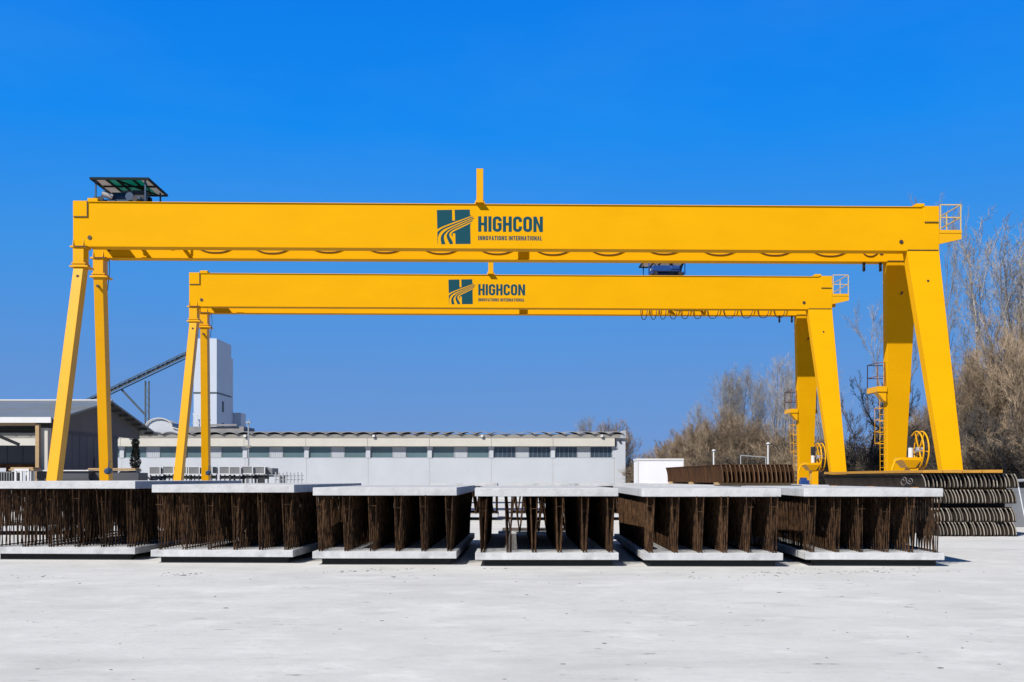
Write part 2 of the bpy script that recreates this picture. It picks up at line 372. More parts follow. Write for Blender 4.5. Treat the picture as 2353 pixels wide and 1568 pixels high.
# ------------------------------------------------------------------ gantry crane
HL = 17.93; ZB = 11.14; ZT = 12.96; GW = .55; Y2 = 2.30
def make_crane(label, loc, rz, logo, festoon):
    c = thing('gantry_crane', label, 'gantry crane', loc, rz, 'gantry cranes spanning the yard')
    Y = M['yellow']
    for k, y0 in enumerate((0, Y2)):
        g = MB(); g.box(-HL, HL, y0, y0+GW, ZB, ZT-.03)
        g.box(-17.3, HL-.75, y0-.05, y0+GW+.05, ZT-.03, ZT)                       # top flange
        g.box(-HL+.6, HL-1.35, y0-.035, y0+GW+.035, ZB-.035, ZB)                  # bottom flange
        g.box(-HL, -17.36, y0-.012, y0+GW+.012, 12.34, ZT+.03)                    # end plates
        g.box(HL-.62, HL, y0-.012, y0+GW+.012, 12.32, ZT+.03)
        g.box(-17.34, -16.92, y0-.02, y0+GW+.02, ZT+.002, ZT+.14)
        g.box(HL-.98, HL-.62, y0-.02, y0+GW+.02, ZT+.002, ZT+.13)
        go = g.obj('main_girder', M['yellowmatte'], c, bevel=.012)
        def bolt_line(x, y, z, n, step, vert=False):
            "a seam with a row of bolt heads: one toothed strip"
            pts = []
            for i in range(n):
                t0, t1 = i*step, i*step + step*.6
                pts += [(t0, -.006), (t0, -.022), (t1, -.022), (t1, -.006)]
            up = [(p, -q) for p, q in reversed(pts)]
            poly = pts + up
            pp = [(x+q, y, z+p) if vert else (x+p, y, z+q) for p, q in poly]
            MB().prism(pp, (0, .026, 0)).obj('bolt_row', M['bolt'], go)
        bolt_line(-HL+.04, y0-.04, 12.33, 8, .075); bolt_line(-17.34, y0-.04, 12.38, 9, .065, True)
        bolt_line(HL-.62, y0-.04, 12.31, 8, .075); bolt_line(HL-1.33, y0-.027, ZB, 17, .077); bolt_line(-HL+.05, y0-.09, 11.11, 8, .065)
        for xx in (-17.25, HL-1.6): MB().cyl((xx, y0-.025, 11.48), (xx, y0-.001, 11.48), .085, 18).obj('inspection_port', M['bolt'], go)
        r = MB().box(-16.8, HL-1.1, y0+.24, y0+.31, ZT+.001, ZT+.055); r.obj('trolley_rail', M['galv'], go)
        if k == 0:
            t = MB(); xL, zL, ku = logo; yy = -.004
            # emblem and words painted on the girder face
            px = lambda X: xL + X*.0650*ku; pz = lambda Z: zL - Z*.0650*ku
            for poly in EMBLEM: t.poly([(px(a), yy, pz(b)) for a, b in poly])
            text(t, 'HIGHCON', px(1640), px(3930), pz(955), pz(408), yy, .185, .075)
            text(t, 'INNOVATIONS INTERNATIONAL', px(1640), px(3900), pz(1255), pz(1098), yy, .20, .11)
            t.obj('lettering', M['teal'], go, fix=False)
    # ties between the girders
    for s in (-1, 1):
        MB().box(s*HL - (.0 if s < 0 else .5), s*HL + (.5 if s < 0 else .0), GW+.002, Y2-.002, 12.2, 12.86).obj('end_tie_beam', Y, c, bevel=.01)
    # hinged legs (slim) on the near-side track
    for y0, yb in ((0, -1.95), (Y2, Y2+2.0)):
        hd = MB(); x0, x1 = -HL-.02, -HL+.47
        hd.box(x0+.02, x1-.03, y0-.02, y0+.57, 10.46, ZB-.07); hd.box(x0-.09, x1+.05, y0-.06, y0+.62, ZB-.07, ZB-.001)
        hd.box(x0-.04, x1+.04, y0-.03, y0+.58, 10.40, 10.46); hd.box(x0-.10, x1+.16, y0-.09, y0+.66, 10.26, 10.33)
        hd.box(x0-.02, x1+.02, y0, y0+.54, 10.33, 10.40)
        for gx in (x0+.02, x1-.06): hd.prism([(gx, y0-.002, ZB+.001), (gx, y0-.06, ZB+.001), (gx, y0-.002, ZB+.30)], (.035, 0, 0))
        ho = hd.obj('leg_head', Y, c, bevel=.01)
        lg = MB(); a = .20; d = .29
        tx, ty = -HL+.225, y0+.27; bx, by = -HL-.18, yb+.25
        lg.hexa([(bx-a-.01, by-d, .9), (bx+a+.01, by-d, .9), (bx+a+.01, by+d, .9), (bx-a-.01, by+d, .9)],
                [(tx-a, ty-d, 10.26), (tx+a, ty-d, 10.26), (tx+a, ty+d, 10.26), (tx-a, ty+d, 10.26)])
        lo = lg.obj('hinged_leg', Y, c, bevel=.012)
        MB().cyl((tx, ty-.385, 9.88), (tx, ty-.25, 9.88), .06, 12).obj('pin_hole', M['bolt'], lo)
    mo = MB(); mx = -HL+.10; my = Y2+1.62
    mo.cyl((mx, my-.16, 1.93), (mx, my+.18, 1.93), .14, 18); mo.cyl((mx, my-.22, 1.93), (mx, my-.161, 1.93), .10, 14); mo.tube([(mx, my, 2.06), (mx+.03, my, 2.28), (mx+.12, my, 2.40)], .025, 6)
    mo.obj('brake_motor', M['dblue'], c, bevel=.01)
    # rigid legs (broad, tapering downwards)
    for y0, yb in ((0, -2.05), (Y2, Y2+2.1)):
        lg = MB(); D = .50
        lg.hexa([(17.40, yb, .9), (18.16, yb, .9), (18.16, yb+D, .9), (17.40, yb+D, .9)],
                [(16.57, y0, ZB-.002), (HL, y0, ZB-.002), (HL, y0+D, ZB-.002), (16.57, y0+D, ZB-.002)])
        lo = lg.obj('rigid_leg', M['yellowmatte'], c, bevel=.012)
        f = .13; yy = y0 + (yb-y0)*f
        MB().cyl((17.35, yy-.02, ZB-1.33), (17.35, yy+.02, ZB-1.33), .05, 12).box(17.25, 17.37, yy-.01, yy+.02, ZB-1.42, ZB-1.39).obj('lifting_lug', M['bolt'], lo)
    # sill beams with bogies and wheels
    for xs in (-HL-.18, 17.78):
        sb = MB().box(xs-.28, xs+.28, -2.9, Y2+3.0, .42, .9); so_ = sb.obj('sill_beam', Y, c, bevel=.02)
        for yy in (-2.6, Y2+2.7):
            MB().cyl((xs-.09, yy, .26), (xs+.09, yy, .26), .25, 24).obj('travel_wheel', M['black'], so_)
            MB().box(xs-.33, xs-.10, yy-.4, yy+.4, .2, .418).box(xs+.10, xs+.33, yy-.4, yy+.4, .2, .418).obj('bogie', M['yellow'], so_)
    # end platform with railing beside the girder end
    pf = MB()
    pf.box(HL+.002, HL+.95, -.02, Y2+GW, 11.86, 11.99)
    for yy in (0, Y2): pf.prism([(HL+.002, yy, 11.86), (HL+.95, yy, 11.86), (HL+.95, yy, 11.62), (HL+.002, yy, 11.40)], (0, .08, 0))
    po = pf.obj('end_platform', Y, c)
    rl = MB(); x0, x1, y0, y1 = HL+.06, HL+.92, .02, Y2+GW-.03
    for p in ((x0, y0), (x1, y0), (x1, (y0+y1)/2), (x1, y1), (x0, y1)): rl.box(p[0]-.02, p[0]+.02, p[1]-.02, p[1]+.02, 11.99, 13.07)
    for z in (12.52, 13.05):
        rl.bar((x0, y0, z), (x1, y0, z), .04); rl.bar((x1, y0, z), (x1, y1, z), .04); rl.bar((x0, y1, z), (x1, y1, z), .04)
    rl.obj('railing', mat_rail, po)
    # mast on the girder
    m_ = MB(); m_.box(-1.40, -1.12, .02, .28, ZT+.002, 14.43)
    m_.prism([(-1.40, .05, ZT+.001), (-1.50, .05, ZT+.001), (-1.40, .05, ZT+.22)], (0, .2, 0))
    m_.prism([(-1.12, .05, ZT+.001), (-1.02, .05, ZT+.001), (-1.12, .05, ZT+.22)], (0, .2, 0))
    m_.box(-1.44, -1.08, -.24, .1, ZT+.003, ZT+.03)
    m_.obj('mast', Y, c, bevel=.01)
    # festoon cable: rail and hanging loops
    MB().box(-15.5, 16.2, Y2-.22, Y2-.14, ZB+.80, ZB+.88).obj('festoon_rail', M['galv'], c)
    for a, b, sag, ztop, mt in festoon:
        n = 14; pts = []
        for i in range(n+1):
            u = i/n*2-1
            sh = abs(u)**2.4 if sag < 1.0 else abs(u)**2.6
            xx = (a+b)/2 + (b-a)/2*(u if sag < 1.0 else math.copysign(abs(u)**.8, u))
            pts.append((xx, Y2-(.032 if sag < 1 else .16), ztop - sag*(1-sh)))
        MB().tube(pts, .022, 6).obj('festoon_cable', M[mt], c, smooth=True)
    # hanging end stops under the girder by the rigid leg
    for xx in (15.62, 16.35): MB().box(xx-.04, xx+.04, Y2+.1, Y2+.25, ZB-.42, ZB-.036).obj('end_stop', M['black'], c)
    # drop cable at the hinged side
    MB().tube([(-HL+.62, Y2+.2, ZB-.04), (-HL+.70, Y2+.05, ZB-.6), (-HL+.62, Y2+.1, ZB-1.1), (-HL+.55, Y2+.2, ZB-1.4)], .016, 5).obj('drop_cable', M['black'], c)
    # ladder, landing and cage on the rear rigid leg
    la = MB(); fz = lambda z: (ZB - z)/(ZB - .9)
    def legx(z): return 16.57 + (17.40-16.57)*fz(z)
    def legy(z): return Y2 + 2.1*fz(z) + .25
    for dx in (-.26, .04):
        la.bar((legx(.9)+dx, legy(.9), .95), (legx(5.6)+dx, legy(5.6), 5.6), .02)
    z = 1.2
    while z < 5.5:
        la.bar((legx(z)-.26, legy(z), z), (legx(z)+.04, legy(z), z), .018); z += .3
    for z in (3.2, 3.73, 4.26, 4.8):
        la.tube([(legx(z)-.27, legy(z), z+.05), (legx(z)-.33, legy(z)+.45, z), (legx(z)-.12, legy(z)+.62, z), (legx(z)+.08, legy(z)+.45, z), (legx(z)+.05, legy(z), z+.05)], .016, 5)
    la.bar((legx(3.2)-.33, legy(3.2)+.45, 3.2), (legx(4.8)-.33, legy(4.8)+.45, 4.8), .016)
    la.obj('ladder', Y, c)
    ld = MB(); yl = legy(5.6)+.26; xl = legx(5.6)
    ld.box(xl-.47, xl+1.28, yl, yl+.8, 5.50, 5.74); ld.box(xl-.47, xl-.03, yl-.55, yl-.002, 5.50, 5.74)
    ld.prism([(xl-.47, yl-.5, 5.499), (xl-.04, yl-.5, 5.499), (xl-.04, yl-.5, 5.05), (xl-.16, yl-.5, 5.12)], (0, .5, 0))
    lo = ld.obj('landing', Y, c)
    rr = MB()
    for p in ((xl-.45, yl-.5), (xl-.45, yl+.78), (xl+1.25, yl+.02), (xl+1.25, yl+.78), (xl-.12, yl-.5)):
        rr.box(p[0]-.017, p[0]+.017, p[1]-.017, p[1]+.017, 5.74, 6.82)
    for z in (6.2, 6.8):
        rr.bar((xl-.45, yl-.5, z), (xl-.12, yl-.5, z), .032); rr.bar((xl-.45, yl-.5, z), (xl-.45, yl+.78, z), .032)
        rr.bar((xl-.45, yl+.78, z), (xl+1.25, yl+.78, z), .032); rr.bar((xl+1.25, yl+.02, z), (xl+1.25, yl+.78, z), .032)
    rr.obj('railing', M['brownrail'], lo)
    # cable reel between the rigid legs
    cx, cy, cz = 17.62, 1.35, 2.82
    re = MB()
    for dx in (-.11, .11): re.ring((cx+dx, cy, cz), (1, 0, 0), .80, .035, 44, 6)
    ro = re.obj('cable_reel', Y, c, smooth=True)
    sp = MB()
    for i in range(10):
        th = 2*math.pi*i/10 + .1
        sp.bar((cx, cy, cz), (cx+(.1 if i % 2 else -.1), cy+.8*math.cos(th), cz+.8*math.sin(th)), .04)
    sp.obj('spoke', Y, ro)
    MB().cyl((cx-.16, cy, cz), (cx+.16, cy, cz), .13, 20).obj('hub', M['galv'], ro, smooth=False)
    dm = MB().cyl((cx-.38, cy-.05, cz+.12), (cx-.38, cy-.05, cz+.60), .13, 18); dm.box(cx-.47, cx-.29, cy-.19, cy-.12, cz+.2, cz+.5)
    dm.obj('reel_motor', M['black'], c)
    MB().cyl((cx-.38, cy-.05, cz-.38), (cx-.38, cy-.05, cz+.119), .105, 18).obj('reel_gearbox', M['white'], c)
    bx = MB(); bx.hexa([(16.98, .95, 2.06), (17.30, .95, 2.06), (17.30, 1.75, 2.06), (16.98, 1.75, 2.06)],
                       [(16.72, .8, 2.38), (17.50, .8, 2.38), (17.50, 1.85, 2.38), (16.72, 1.85, 2.38)])
    bx.box(16.72, 17.50, .8, 1.85, 2.381, 2.50); bx.box(17.1, 17.45, 1.0, 1.6, .9, 2.058)
    bx.tube([(16.74, 1.0, 2.44), (16.45, 1.0, 2.36), (16.32, 1.0, 2.0), (16.28, 1.0, 1.2)], .05, 8)
    bx.obj('slip_ring_cabinet', Y, c)
    MB().box(16.42, 16.95, 1.0, 1.6, .95, 1.5).cyl((16.5, 1.3, 1.5), (16.86, 1.3, 1.5), .16, 14).obj('travel_motor', M['blue'], c, bevel=.02)
    return c
mat_rail = mat('pale_yellow_railing', (.80, .55, .16), .5, .06, 5)

def fest_wide():
    out_ = []; x = -13.9
    while x < 16.0:
        out_.append((x, min(x+2.42, 16.4), (.64, .61, .66)[int(x+20) % 3], ZB+.86, 'cable')); x += 2.43
    return out_
def fest_bunched():
    out_ = []; xs = [7.35, 7.9, 8.45, 9.0, 9.65, 10.35, 11.15, 12.1, 13.1, 14.1, 15.05, 16.0]
    for i in range(len(xs)-1):
        d = xs[i+1]-xs[i]
        out_.append((xs[i]+.02, xs[i+1]-.02, 1.22 - .015*i, ZB+.88, 'bluecable'))
    return out_
KL = 45.4/F
near = make_crane('nearer and larger of the two yellow double girder gantry cranes, framing the other', (-.07, 45.45, 0), R(1.43),
                  ((996-1176.5)*KL, PZ(470.6, 45.4), KL), fest_wide())
KL2 = 61.2/F
kz = 176/2353*3000/3000
# the far crane's logo is drawn to the same size as its girder allows
far = make_crane('farther gantry crane seen between the legs of the nearer one, with bunched cable loops', (.08, 61.2, 0), R(1.7),
                 ((1018.8-1176.5)*KL2 + .0, PZ(634.5, 61.2), KL2*.722), fest_bunched())

# ------------------------------------------------------------------ crane trolleys
def make_trolley(label, loc, rz, blue, cab):
    t = thing('crane_trolley', label, 'trolley', loc, rz, 'trolleys riding on the gantry girders')
    z0 = ZT + .056
    fr = MB()
    for x in (-.95, .83): fr.box(x, x+.12, .15, Y2+.5, z0+.10, z0+.2)
    for y in (.95, Y2+.2): fr.box(-.83, .83, y, y+.25, z0+.13, z0+.27)
    fr.box(-.83, .83, 1.202, Y2+.198, z0+.14, z0+.17)
    fr.obj('trolley_frame', blue, t)
    for x in (-.7, .7):
        for y in (.275, Y2+.275): MB().cyl((x, y-.06, z0+.115), (x, y+.06, z0+.115), .115, 16).obj('wheel', M['black'], t)
    MB().cyl((-.55, 1.35, z0+.42), (.45, 1.35, z0+.42), .24, 20).obj('winch_drum', M['dblue'], t)
    MB().cyl((.32, .75, z0+.36), (.32, .89, z0+.36), .17, 18).obj('hoist_wheel', M['dblue'], t)
    MB().cyl((-.85, .9, z0+.50), (-.45, 1.0, z0+.38), .13, 16).obj('hoist_motor', M['greypanel'], t)
    MB().box(.40, .90, .9, 1.4, z0+.2, z0+.66).obj('gearbox', M['black'], t, bevel=.03)
    MB().box(-.30, .18, 1.75, 2.1, z0+.17, z0+.86).obj('control_cabinet', M['rackgrey'], t, bevel=.01)
    MB().box(-.50, .72, 2.3, 2.6, z0+.21, z0+.74).obj('equipment_cabinet', M['rooftin'], t, bevel=.02)
    if cab: MB().box(-.85, .75, .55, 1.9, z0+.30, z0+.62).box(.2, .7, .5, .56, z0+.4, z0+.58).obj('winch_cover', M['blue'], t, bevel=.04)
    zr = z0 + 1.02
    for x in (-1.02, 1.02):
        for y in (.62, 2.75): MB().box(x-.03, x+.03, y-.03, y+.03, z0+.14, zr).obj('post', M['dblue'] if not cab else M['blue'], t)
    rf = MB()
    for y in (.45, 1.62, 3.12): rf.box(-1.22, 1.22, y, y+.08, zr-.05, zr+.05)
    for x in (-1.22, -.62, -.20, .48, 1.14): rf.box(x, x+.08, .532, 1.618, zr-.04, zr+.045).box(x, x+.08, 1.702, 3.118, zr-.04, zr+.045)
    rf.bar((-.1, .55, zr-.06), (.95, 3.1, zr-.06), .06)
    ro = rf.obj('roof_frame', M['rooftin'], t)
    for x0, x1, mm in ((-1.138, -.622, 'sheetgrey'), (-.538, -.202, 'sheetteal'), (-.118, .478, 'sheetteal'), (.562, .80, 'sheetteal'), (.802, 1.138, 'sheetgrey')):
        if cab: mm = 'sheetgrey'
        for y0, y1 in ((.533, 1.617), (1.703, 3.117)): MB().box(x0, x1, y0, y1, zr+.01, zr+.022).obj('roof_sheet', M[mm], ro)
    MB().bar((-.98, .62, zr-.06), (-.55, .62, z0+.55), .04).bar((1.0, .66, zr-.06), (1.0, 1.6, zr-.42), .04).obj('brace', M['rooftin'], t)
    return t
def on_crane(c, x):
    a = c.rotation_euler.z; return (c.location.x + x*math.cos(a), c.location.y + x*math.sin(a), 0)
make_trolley('roofed hoist trolley with teal ceiling panels at the hinged leg end of the nearer crane', on_crane(near, -16.2), R(1.43), M['dblue'], False)
make_trolley('blue hoist trolley with grey roof riding on the farther crane', on_crane(far, 8.7), R(1.7), M['blue'], True)

# ------------------------------------------------------------------ precast double-wall elements
def lattice(mb, rnd, x, L, z0, z1, gap0, gap1, jit, drop, pitch=.078, rad=1.0):
    n = int((L-.22)/pitch)
    for s in (-1, 1):
        y = .06
        for i in range(n):
            if rnd.random() < drop: y += pitch; continue
            r = rad*(rnd.uniform(.0075, .0098) if i else .0118)
            lean = rnd.uniform(-jit, jit)*(2.2 if rnd.random() < .25 else .8)
            ya, yb = (y, y+pitch*.9) if i % 2 else (y+pitch*.9, y)
            if i == 0: ya = yb = y
            b0 = Vector((x + s*gap0 + rnd.uniform(-.004, .004), ya, z0-.01)); b1 = Vector((x + s*gap1 + lean*.35, yb + lean*.8, z1 + .01))
            mb.tube([b0, (b0*.45 + b1*.55) + Vector((rnd.uniform(-.004, .004), 0, 0)), b1], r, 4, cap=False); y += pitch
        mb.tube([(x + s*gap0, .03, z0+.03), (x + s*gap0, L-.1, z0+.03)], .008, 4)
        mb.tube([(x + s*gap1*.97, .05, z1-.03), (x + s*gap1*.97, L-.1, z1-.03)], .008, 4)
    for k in range(4):
        zz = z1 - .16 - rnd.uniform(0, .12); g = gap0 + (gap1-gap0)*(zz-z0)/(z1-z0); yy = .06 + k*L/4.2
        mb.tube([(x-g-.012, yy, zz), (x+g+.012, yy, zz)], .006, 4)
ELEM = {}
def make_element(label, x, y, rz, wd, L, seed, n=6, z=(.12, .25, 1.275, 1.43), jit=.02, drop=.03, pitch=.078, rad=1.0, group='precast elements in the front row'):
    rnd = random.Random(seed)
    e = thing('double_wall_element', label, 'concrete element', (x, y, 0), R(rz), group)
    bs = MB(); bs.box(-wd/2, wd/2, 0, L, z[0], z[1]); bs.obj('bottom_slab', M['slab'], e, bevel=.008)
    o1, o2 = rnd.uniform(-.03, .03), rnd.uniform(-.03, .05)
    ts = MB(); ts.box(-wd/2+o1, wd/2+o1, o2, L+o2, z[2], z[3]); ts.obj('top_slab', M['slab'], e, bevel=.008)
    for k in range(n):
        g = MB(); xx = -wd/2 + .14 + k*(wd-.28)/(n-1)
        lattice(g, rnd, xx, L, z[1], z[2], .026, .065, jit, drop, pitch, rad)
        g.obj('lattice_girder', M['rust'], e, fix=False)
    return e
front = [
 ('leftmost front row concrete element with splayed rusty bars, cut by the frame edge', -8.83, 21.55, -3.0, 2.92, 11, .05, .08, 1.40),
 ('front row concrete element second from the left, loose bars with light showing through', -5.48, 20.72, -2.5, 2.72, 22, .05, .13, 1.335),
 ('front row concrete element third from the left, beside the gap to the yard behind', -2.36, 20.30, -.8, 2.67, 33, .03, .05, 1.285),
 ('front row concrete element facing straight on, far stacks visible through its bars', .635, 19.95, 0, 2.61, 44, .008, 0, 1.275),
 ('front row concrete element second from the right, its lit left girder in full view', 3.64, 19.86, -1.0, 2.52, 55, .02, .02, 1.27),
 ('rightmost front row concrete element, dense upright bars, next to the four tier pile', 6.60, 19.97, -2.5, 2.50, 66, .03, .10, 1.27)]
for i, (lb, x, y, rz, wd, sd_, jt, dr, zt_) in enumerate(front):
    make_element(lb, x, y, rz, wd, 7.0, sd_, z=(.12, .25, zt_, zt_+.15), jit=jt, drop=dr)
    for j, yy in enumerate((.10, 3.3, 6.2)):
        a = R(rz); bx, by = x - math.sin(a)*yy, y + math.cos(a)*yy
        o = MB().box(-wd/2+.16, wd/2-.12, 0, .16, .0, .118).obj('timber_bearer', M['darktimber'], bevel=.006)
        o.location = (bx, by, 0); o.rotation_euler = (0, 0, a)
        nm = ['leftmost', 'second', 'third', 'fourth', 'fifth', 'rightmost'][i]
        tag(o, f'{["front", "middle", "rear"][j]} dark timber bearer under the {nm} front row element from the left'.replace('most front row element from the left', 'most front row element'), 'bearer', 'timber bearers under the elements')
back = [
 ('concrete element far behind, seen in the gap beside the third front element', PX(1067, 42), 42, 0, 2.56, 7.0, 71),
 ('concrete element far behind the straight-on front element, left of its sparse neighbour', PX(1243, 42), 42, 0, 2.50, 7.0, 72),
 ('concrete element far behind, nearest the container side of the back row', PX(1412, 42), 42, 0, 2.70, 7.0, 73),
 ('dark barred element glimpsed through the left end of the leftmost front element', -14.4, 31.0, 0, 2.55, 7.0, 76),
 ('dark barred element glimpsed through the leftmost front row element, right of its neighbour', -11.5, 31.0, 0, 2.55, 7.0, 77),
 ('dark barred element behind the joint of the two leftmost front elements', -8.6, 30.6, 0, 2.55, 7.0, 78),
 ('concrete element carrying the left half of the rust brown girder bundle', PX(1600, 31.7), 31.7, -1.5, 2.5, 9.0, 74),
 ('concrete element carrying the right half of the rust brown girder bundle', PX(1810, 31.7), 31.7, -1.5, 2.4, 9.0, 75)]
for lb, x, y, rz, wd, L_, sd_ in back:
    if y > 40:      # these lie across the view, so their lattices show their zigzag
        make_element(lb, x + wd/2, y + 1.6, 90, 3.2, wd, sd_, n=8, z=(.12, .25, 1.31, 1.415), jit=.02, drop=.0, pitch=.16, rad=2.0, group='precast elements in the back row')
    else:
        make_element(lb, x, y, rz, wd, L_, sd_, n=5, z=(.12, .25, 1.31, 1.415), jit=.03, drop=.1, group='precast elements in the back row')

make_element('small barred element across the view, its zigzag seen through the straight-on front element', 2.05, 28.6, 90, 1.7, 2.4, 79, n=4,
             z=(.12, .25, 1.27, 1.40), jit=.03, drop=.0, pitch=.12, rad=1.4, group='precast elements in the back row')

# ------------------------------------------------------------------ nested ribbed girders: rust bundle and four tier pile
def rib_profile(h, bow, th, tail=0.0, n=8):
    "thin curved plate in X-Z, leaning over to the right like a hook"
    L_, R_ = [], []
    for i in range(n+1):
        u = i/n; z = u*h
        x = bow*(1-(u)**2.2) - bow*.5 + tail*max(0, .18-u)
        L_.append((x-th/2, z)); R_.append((x+th/2, z))
    return L_, R_
def make_rib(name, h, bow, th, L, body, end, endname):
    L_, R_ = rib_profile(h, bow, th)
    r = bpy.data.objects.new(name, None); COL.objects.link(r)
    mb = MB(); n = len(L_)
    for i in range(n-1):
        a, b, c, d = L_[i], R_[i], R_[i+1], L_[i+1]
        mb.hexa([(a[0], .02, a[1]), (b[0], .02, b[1]), (b[0], L, b[1]), (a[0], L, a[1])], [(d[0], .02, d[1]), (c[0], .02, c[1]), (c[0], L, c[1]), (d[0], L, d[1])])
    y_ = .2
    while y_ < L - .1:          # upright bars pressed against the outer face
        for i in range(n-1):
            a, d = L_[i], L_[i+1]
            mb.hexa([(a[0]-.009, y_, a[1]), (a[0]+.002, y_, a[1]), (a[0]+.002, y_+.03, a[1]), (a[0]-.009, y_+.03, a[1])],
                    [(d[0]-.009, y_, d[1]), (d[0]+.002, y_, d[1]), (d[0]+.002, y_+.03, d[1]), (d[0]-.009, y_+.03, d[1])])
        y_ += .21
    mb.obj('web', body, r)
    e = MB(); pts = [((l[0]+q[0])/2, 0.0, l[1]) for l, q in zip(L_, R_)]
    e.tube(pts, th*.52, 6); e.obj(endname, end, r, smooth=True)
    # chords along the length, so the side reads as a framed girder
    c = MB()
    for idx in (0, n-1):
        p = ((L_[idx][0]+R_[idx][0])/2, L_[idx][1]); c.tube([(p[0]-.008, .01, p[1]), (p[0]-.008, L, p[1])], th*.75, 5)
    c.obj('chord', body, r)
    return r
rb = make_rib('rusty_lattice_girder', .50, .075, .022, 9.6, M['rustsheet'], M['rustend'], 'end_rib')
N1 = 17; gb = 'rusty girders bundled on the back row'
bw = 2.02; bx0, by0, bz0, brz = PX(1655, 31)+.06, 31.0, 1.49, R(1.2)
def bplace(k): return (bx0 + k*bw/(N1-1)*math.cos(brz), by0 + k*bw/(N1-1)*math.sin(brz) + random.Random(k).uniform(-.05, .05), bz0)
for k in range(N1):
    lb = f'rust brown curved-end girder, {ORD[k]} from the left in the bundle on the back row'
    if k == 0:
        rb.location = bplace(0); rb.rotation_euler = (0, 0, brz); tag(rb, lb, 'girder', gb)
    else: dup(rb, bplace(k), brz, lb, gb)
for j, yy in enumerate((.6, 4.6, 8.6)):
    o = MB().box(-.1, bw+.1, yy, yy+.1, 1.418, 1.488).obj('timber_batten', M['timber']); o.location = (bx0, by0, 0); o.rotation_euler = (0, 0, brz)
    tag(o, f'pale timber batten under the rust brown girder bundle, {["front", "middle", "rear"][j]} one of three', 'batten', 'battens under the rust brown bundle')

pg = make_rib('dark_lattice_girder', .36, .11, .03, 9.8, M['darksheet'], M['paleend'], 'end_rib')
tiers = [(.035, 22, 11.78, 'lowest'), (.42, 23, 11.60, 'second lowest'), (.93, 23, 11.60, 'second highest'), (1.36, 24, 11.36, 'topmost')]
first = True; rr_ = random.Random(9)
for z, n, x0, nm in tiers:
    x1 = 13.86 if nm != 'topmost' else 13.92
    for k in range(n):
        xx = x0 + (x1-x0)*k/(n-1) + rr_.uniform(-.012, .012)
        lc = (xx, 30.3 + rr_.uniform(-.05, .05), z + rr_.uniform(-.004, .004)); rz = R(-.3 + rr_.uniform(-.12, .12))
        lb = f'dark hook-ended girder, {ORD[k]} from the left in the {nm} tier of the pile'
        if first: pg.location = lc; pg.rotation_euler = (0, 0, rz); tag(pg, lb, 'girder', 'girders of the four tier pile'); first = False
        else: dup(pg, lc, rz, lb, 'girders of the four tier pile')
for zi, (zz, h) in enumerate(((.0, .028), (.395, .022), (.797, .128), (1.295, .062))):
    for j, yy in enumerate((30.75, 34.6, 38.6)):
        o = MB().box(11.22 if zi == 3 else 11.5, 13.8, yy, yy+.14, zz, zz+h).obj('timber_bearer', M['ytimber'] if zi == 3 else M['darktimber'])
        tag(o, f'{["front", "middle", "rear"][j]} {"pale" if zi == 3 else "dark"} timber bearer under the {tiers[zi][3]} tier of the girder pile', 'bearer', 'bearers in the four tier pile')
# formwork boards lying on the pile
for k in range(4):
    o = MB().box(11.28 + k*.55, 11.28 + k*.55 + .535, 30.12 + .03*((k*7) % 3), 39.7, 1.755, 1.835 + .004*(k % 2)).obj('formwork_board', M['ytimber'], bevel=.006)
    tag(o, f'long ochre formwork board on top of the four tier pile, {ORD[k]} from the left', 'board', 'boards on the four tier pile')
ck = MB()
for y_, rr2, sq in ((31.0, .085, .7), (31.5, .10, 1.0)):
    ck.tube([(11.272, y_ + rr2*1.9*math.cos(t_/14*8.2 + .4) + .012*t_, 1.55 + rr2*sq*math.sin(t_/14*8.2 + .4) - .006*t_) for t_ in range(15)], .008, 4)
tag(ck.obj('chalk_mark', M['chalk']), 'pale chalk scribble on the dark side of the top tier', 'chalk mark')

# ------------------------------------------------------------------ long white factory hall
D0 = 90.0; sx = D0/F
hall = thing('factory_hall', 'long low white factory hall with a strip of windows and scalloped roof', 'factory hall', (0, D0, 0))
HX0, HX1 = PX(-330, D0), PX(1437, D0)
wl = MB()
wl.box(HX0, HX1-.8, 0, 16, 0, 3.28); wl.box(HX0, HX1-.8, .25, 16, 3.28, 4.24)
wl.box(HX1-.8, HX1, -.06, 16, 0, 4.9); wl.box(HX0, HX1-.8, .3, 16, 4.24, 5.05)
wl.prism([(HX1-.5, -.3, 4.9), (HX1, -.3, 4.9), (HX1, -.45, 5.52), (HX1-.22, -.45, 5.52)], (0, 16, 0))
wl.obj('wall', M['wall'], hall)
piers = [1412 - 141.5*k for k in range(13)]
cb = MB(); joints = MB()
for k in range(len(piers)-1):
    a, b = PX(piers[k+1], D0), PX(piers[k], D0)
    cb.box(a+.012, b-.012, -.34, .298, 4.24, 4.89)
cb.obj('lintel_band', M['cream'], hall)
for p in piers:
    x = PX(p, D0); pm = MB().box(x-.17, x+.17, -.03, .24, 3.285, 4.05).box(x-.24, x+.24, -.12, .24, 4.052, 4.238); pm.obj('pilaster', M['wall'], hall)
    joints.box(x-.012, x+.012, -.004, .02, 0, 3.28)
joints.obj('panel_joint', M['eave'], hall)
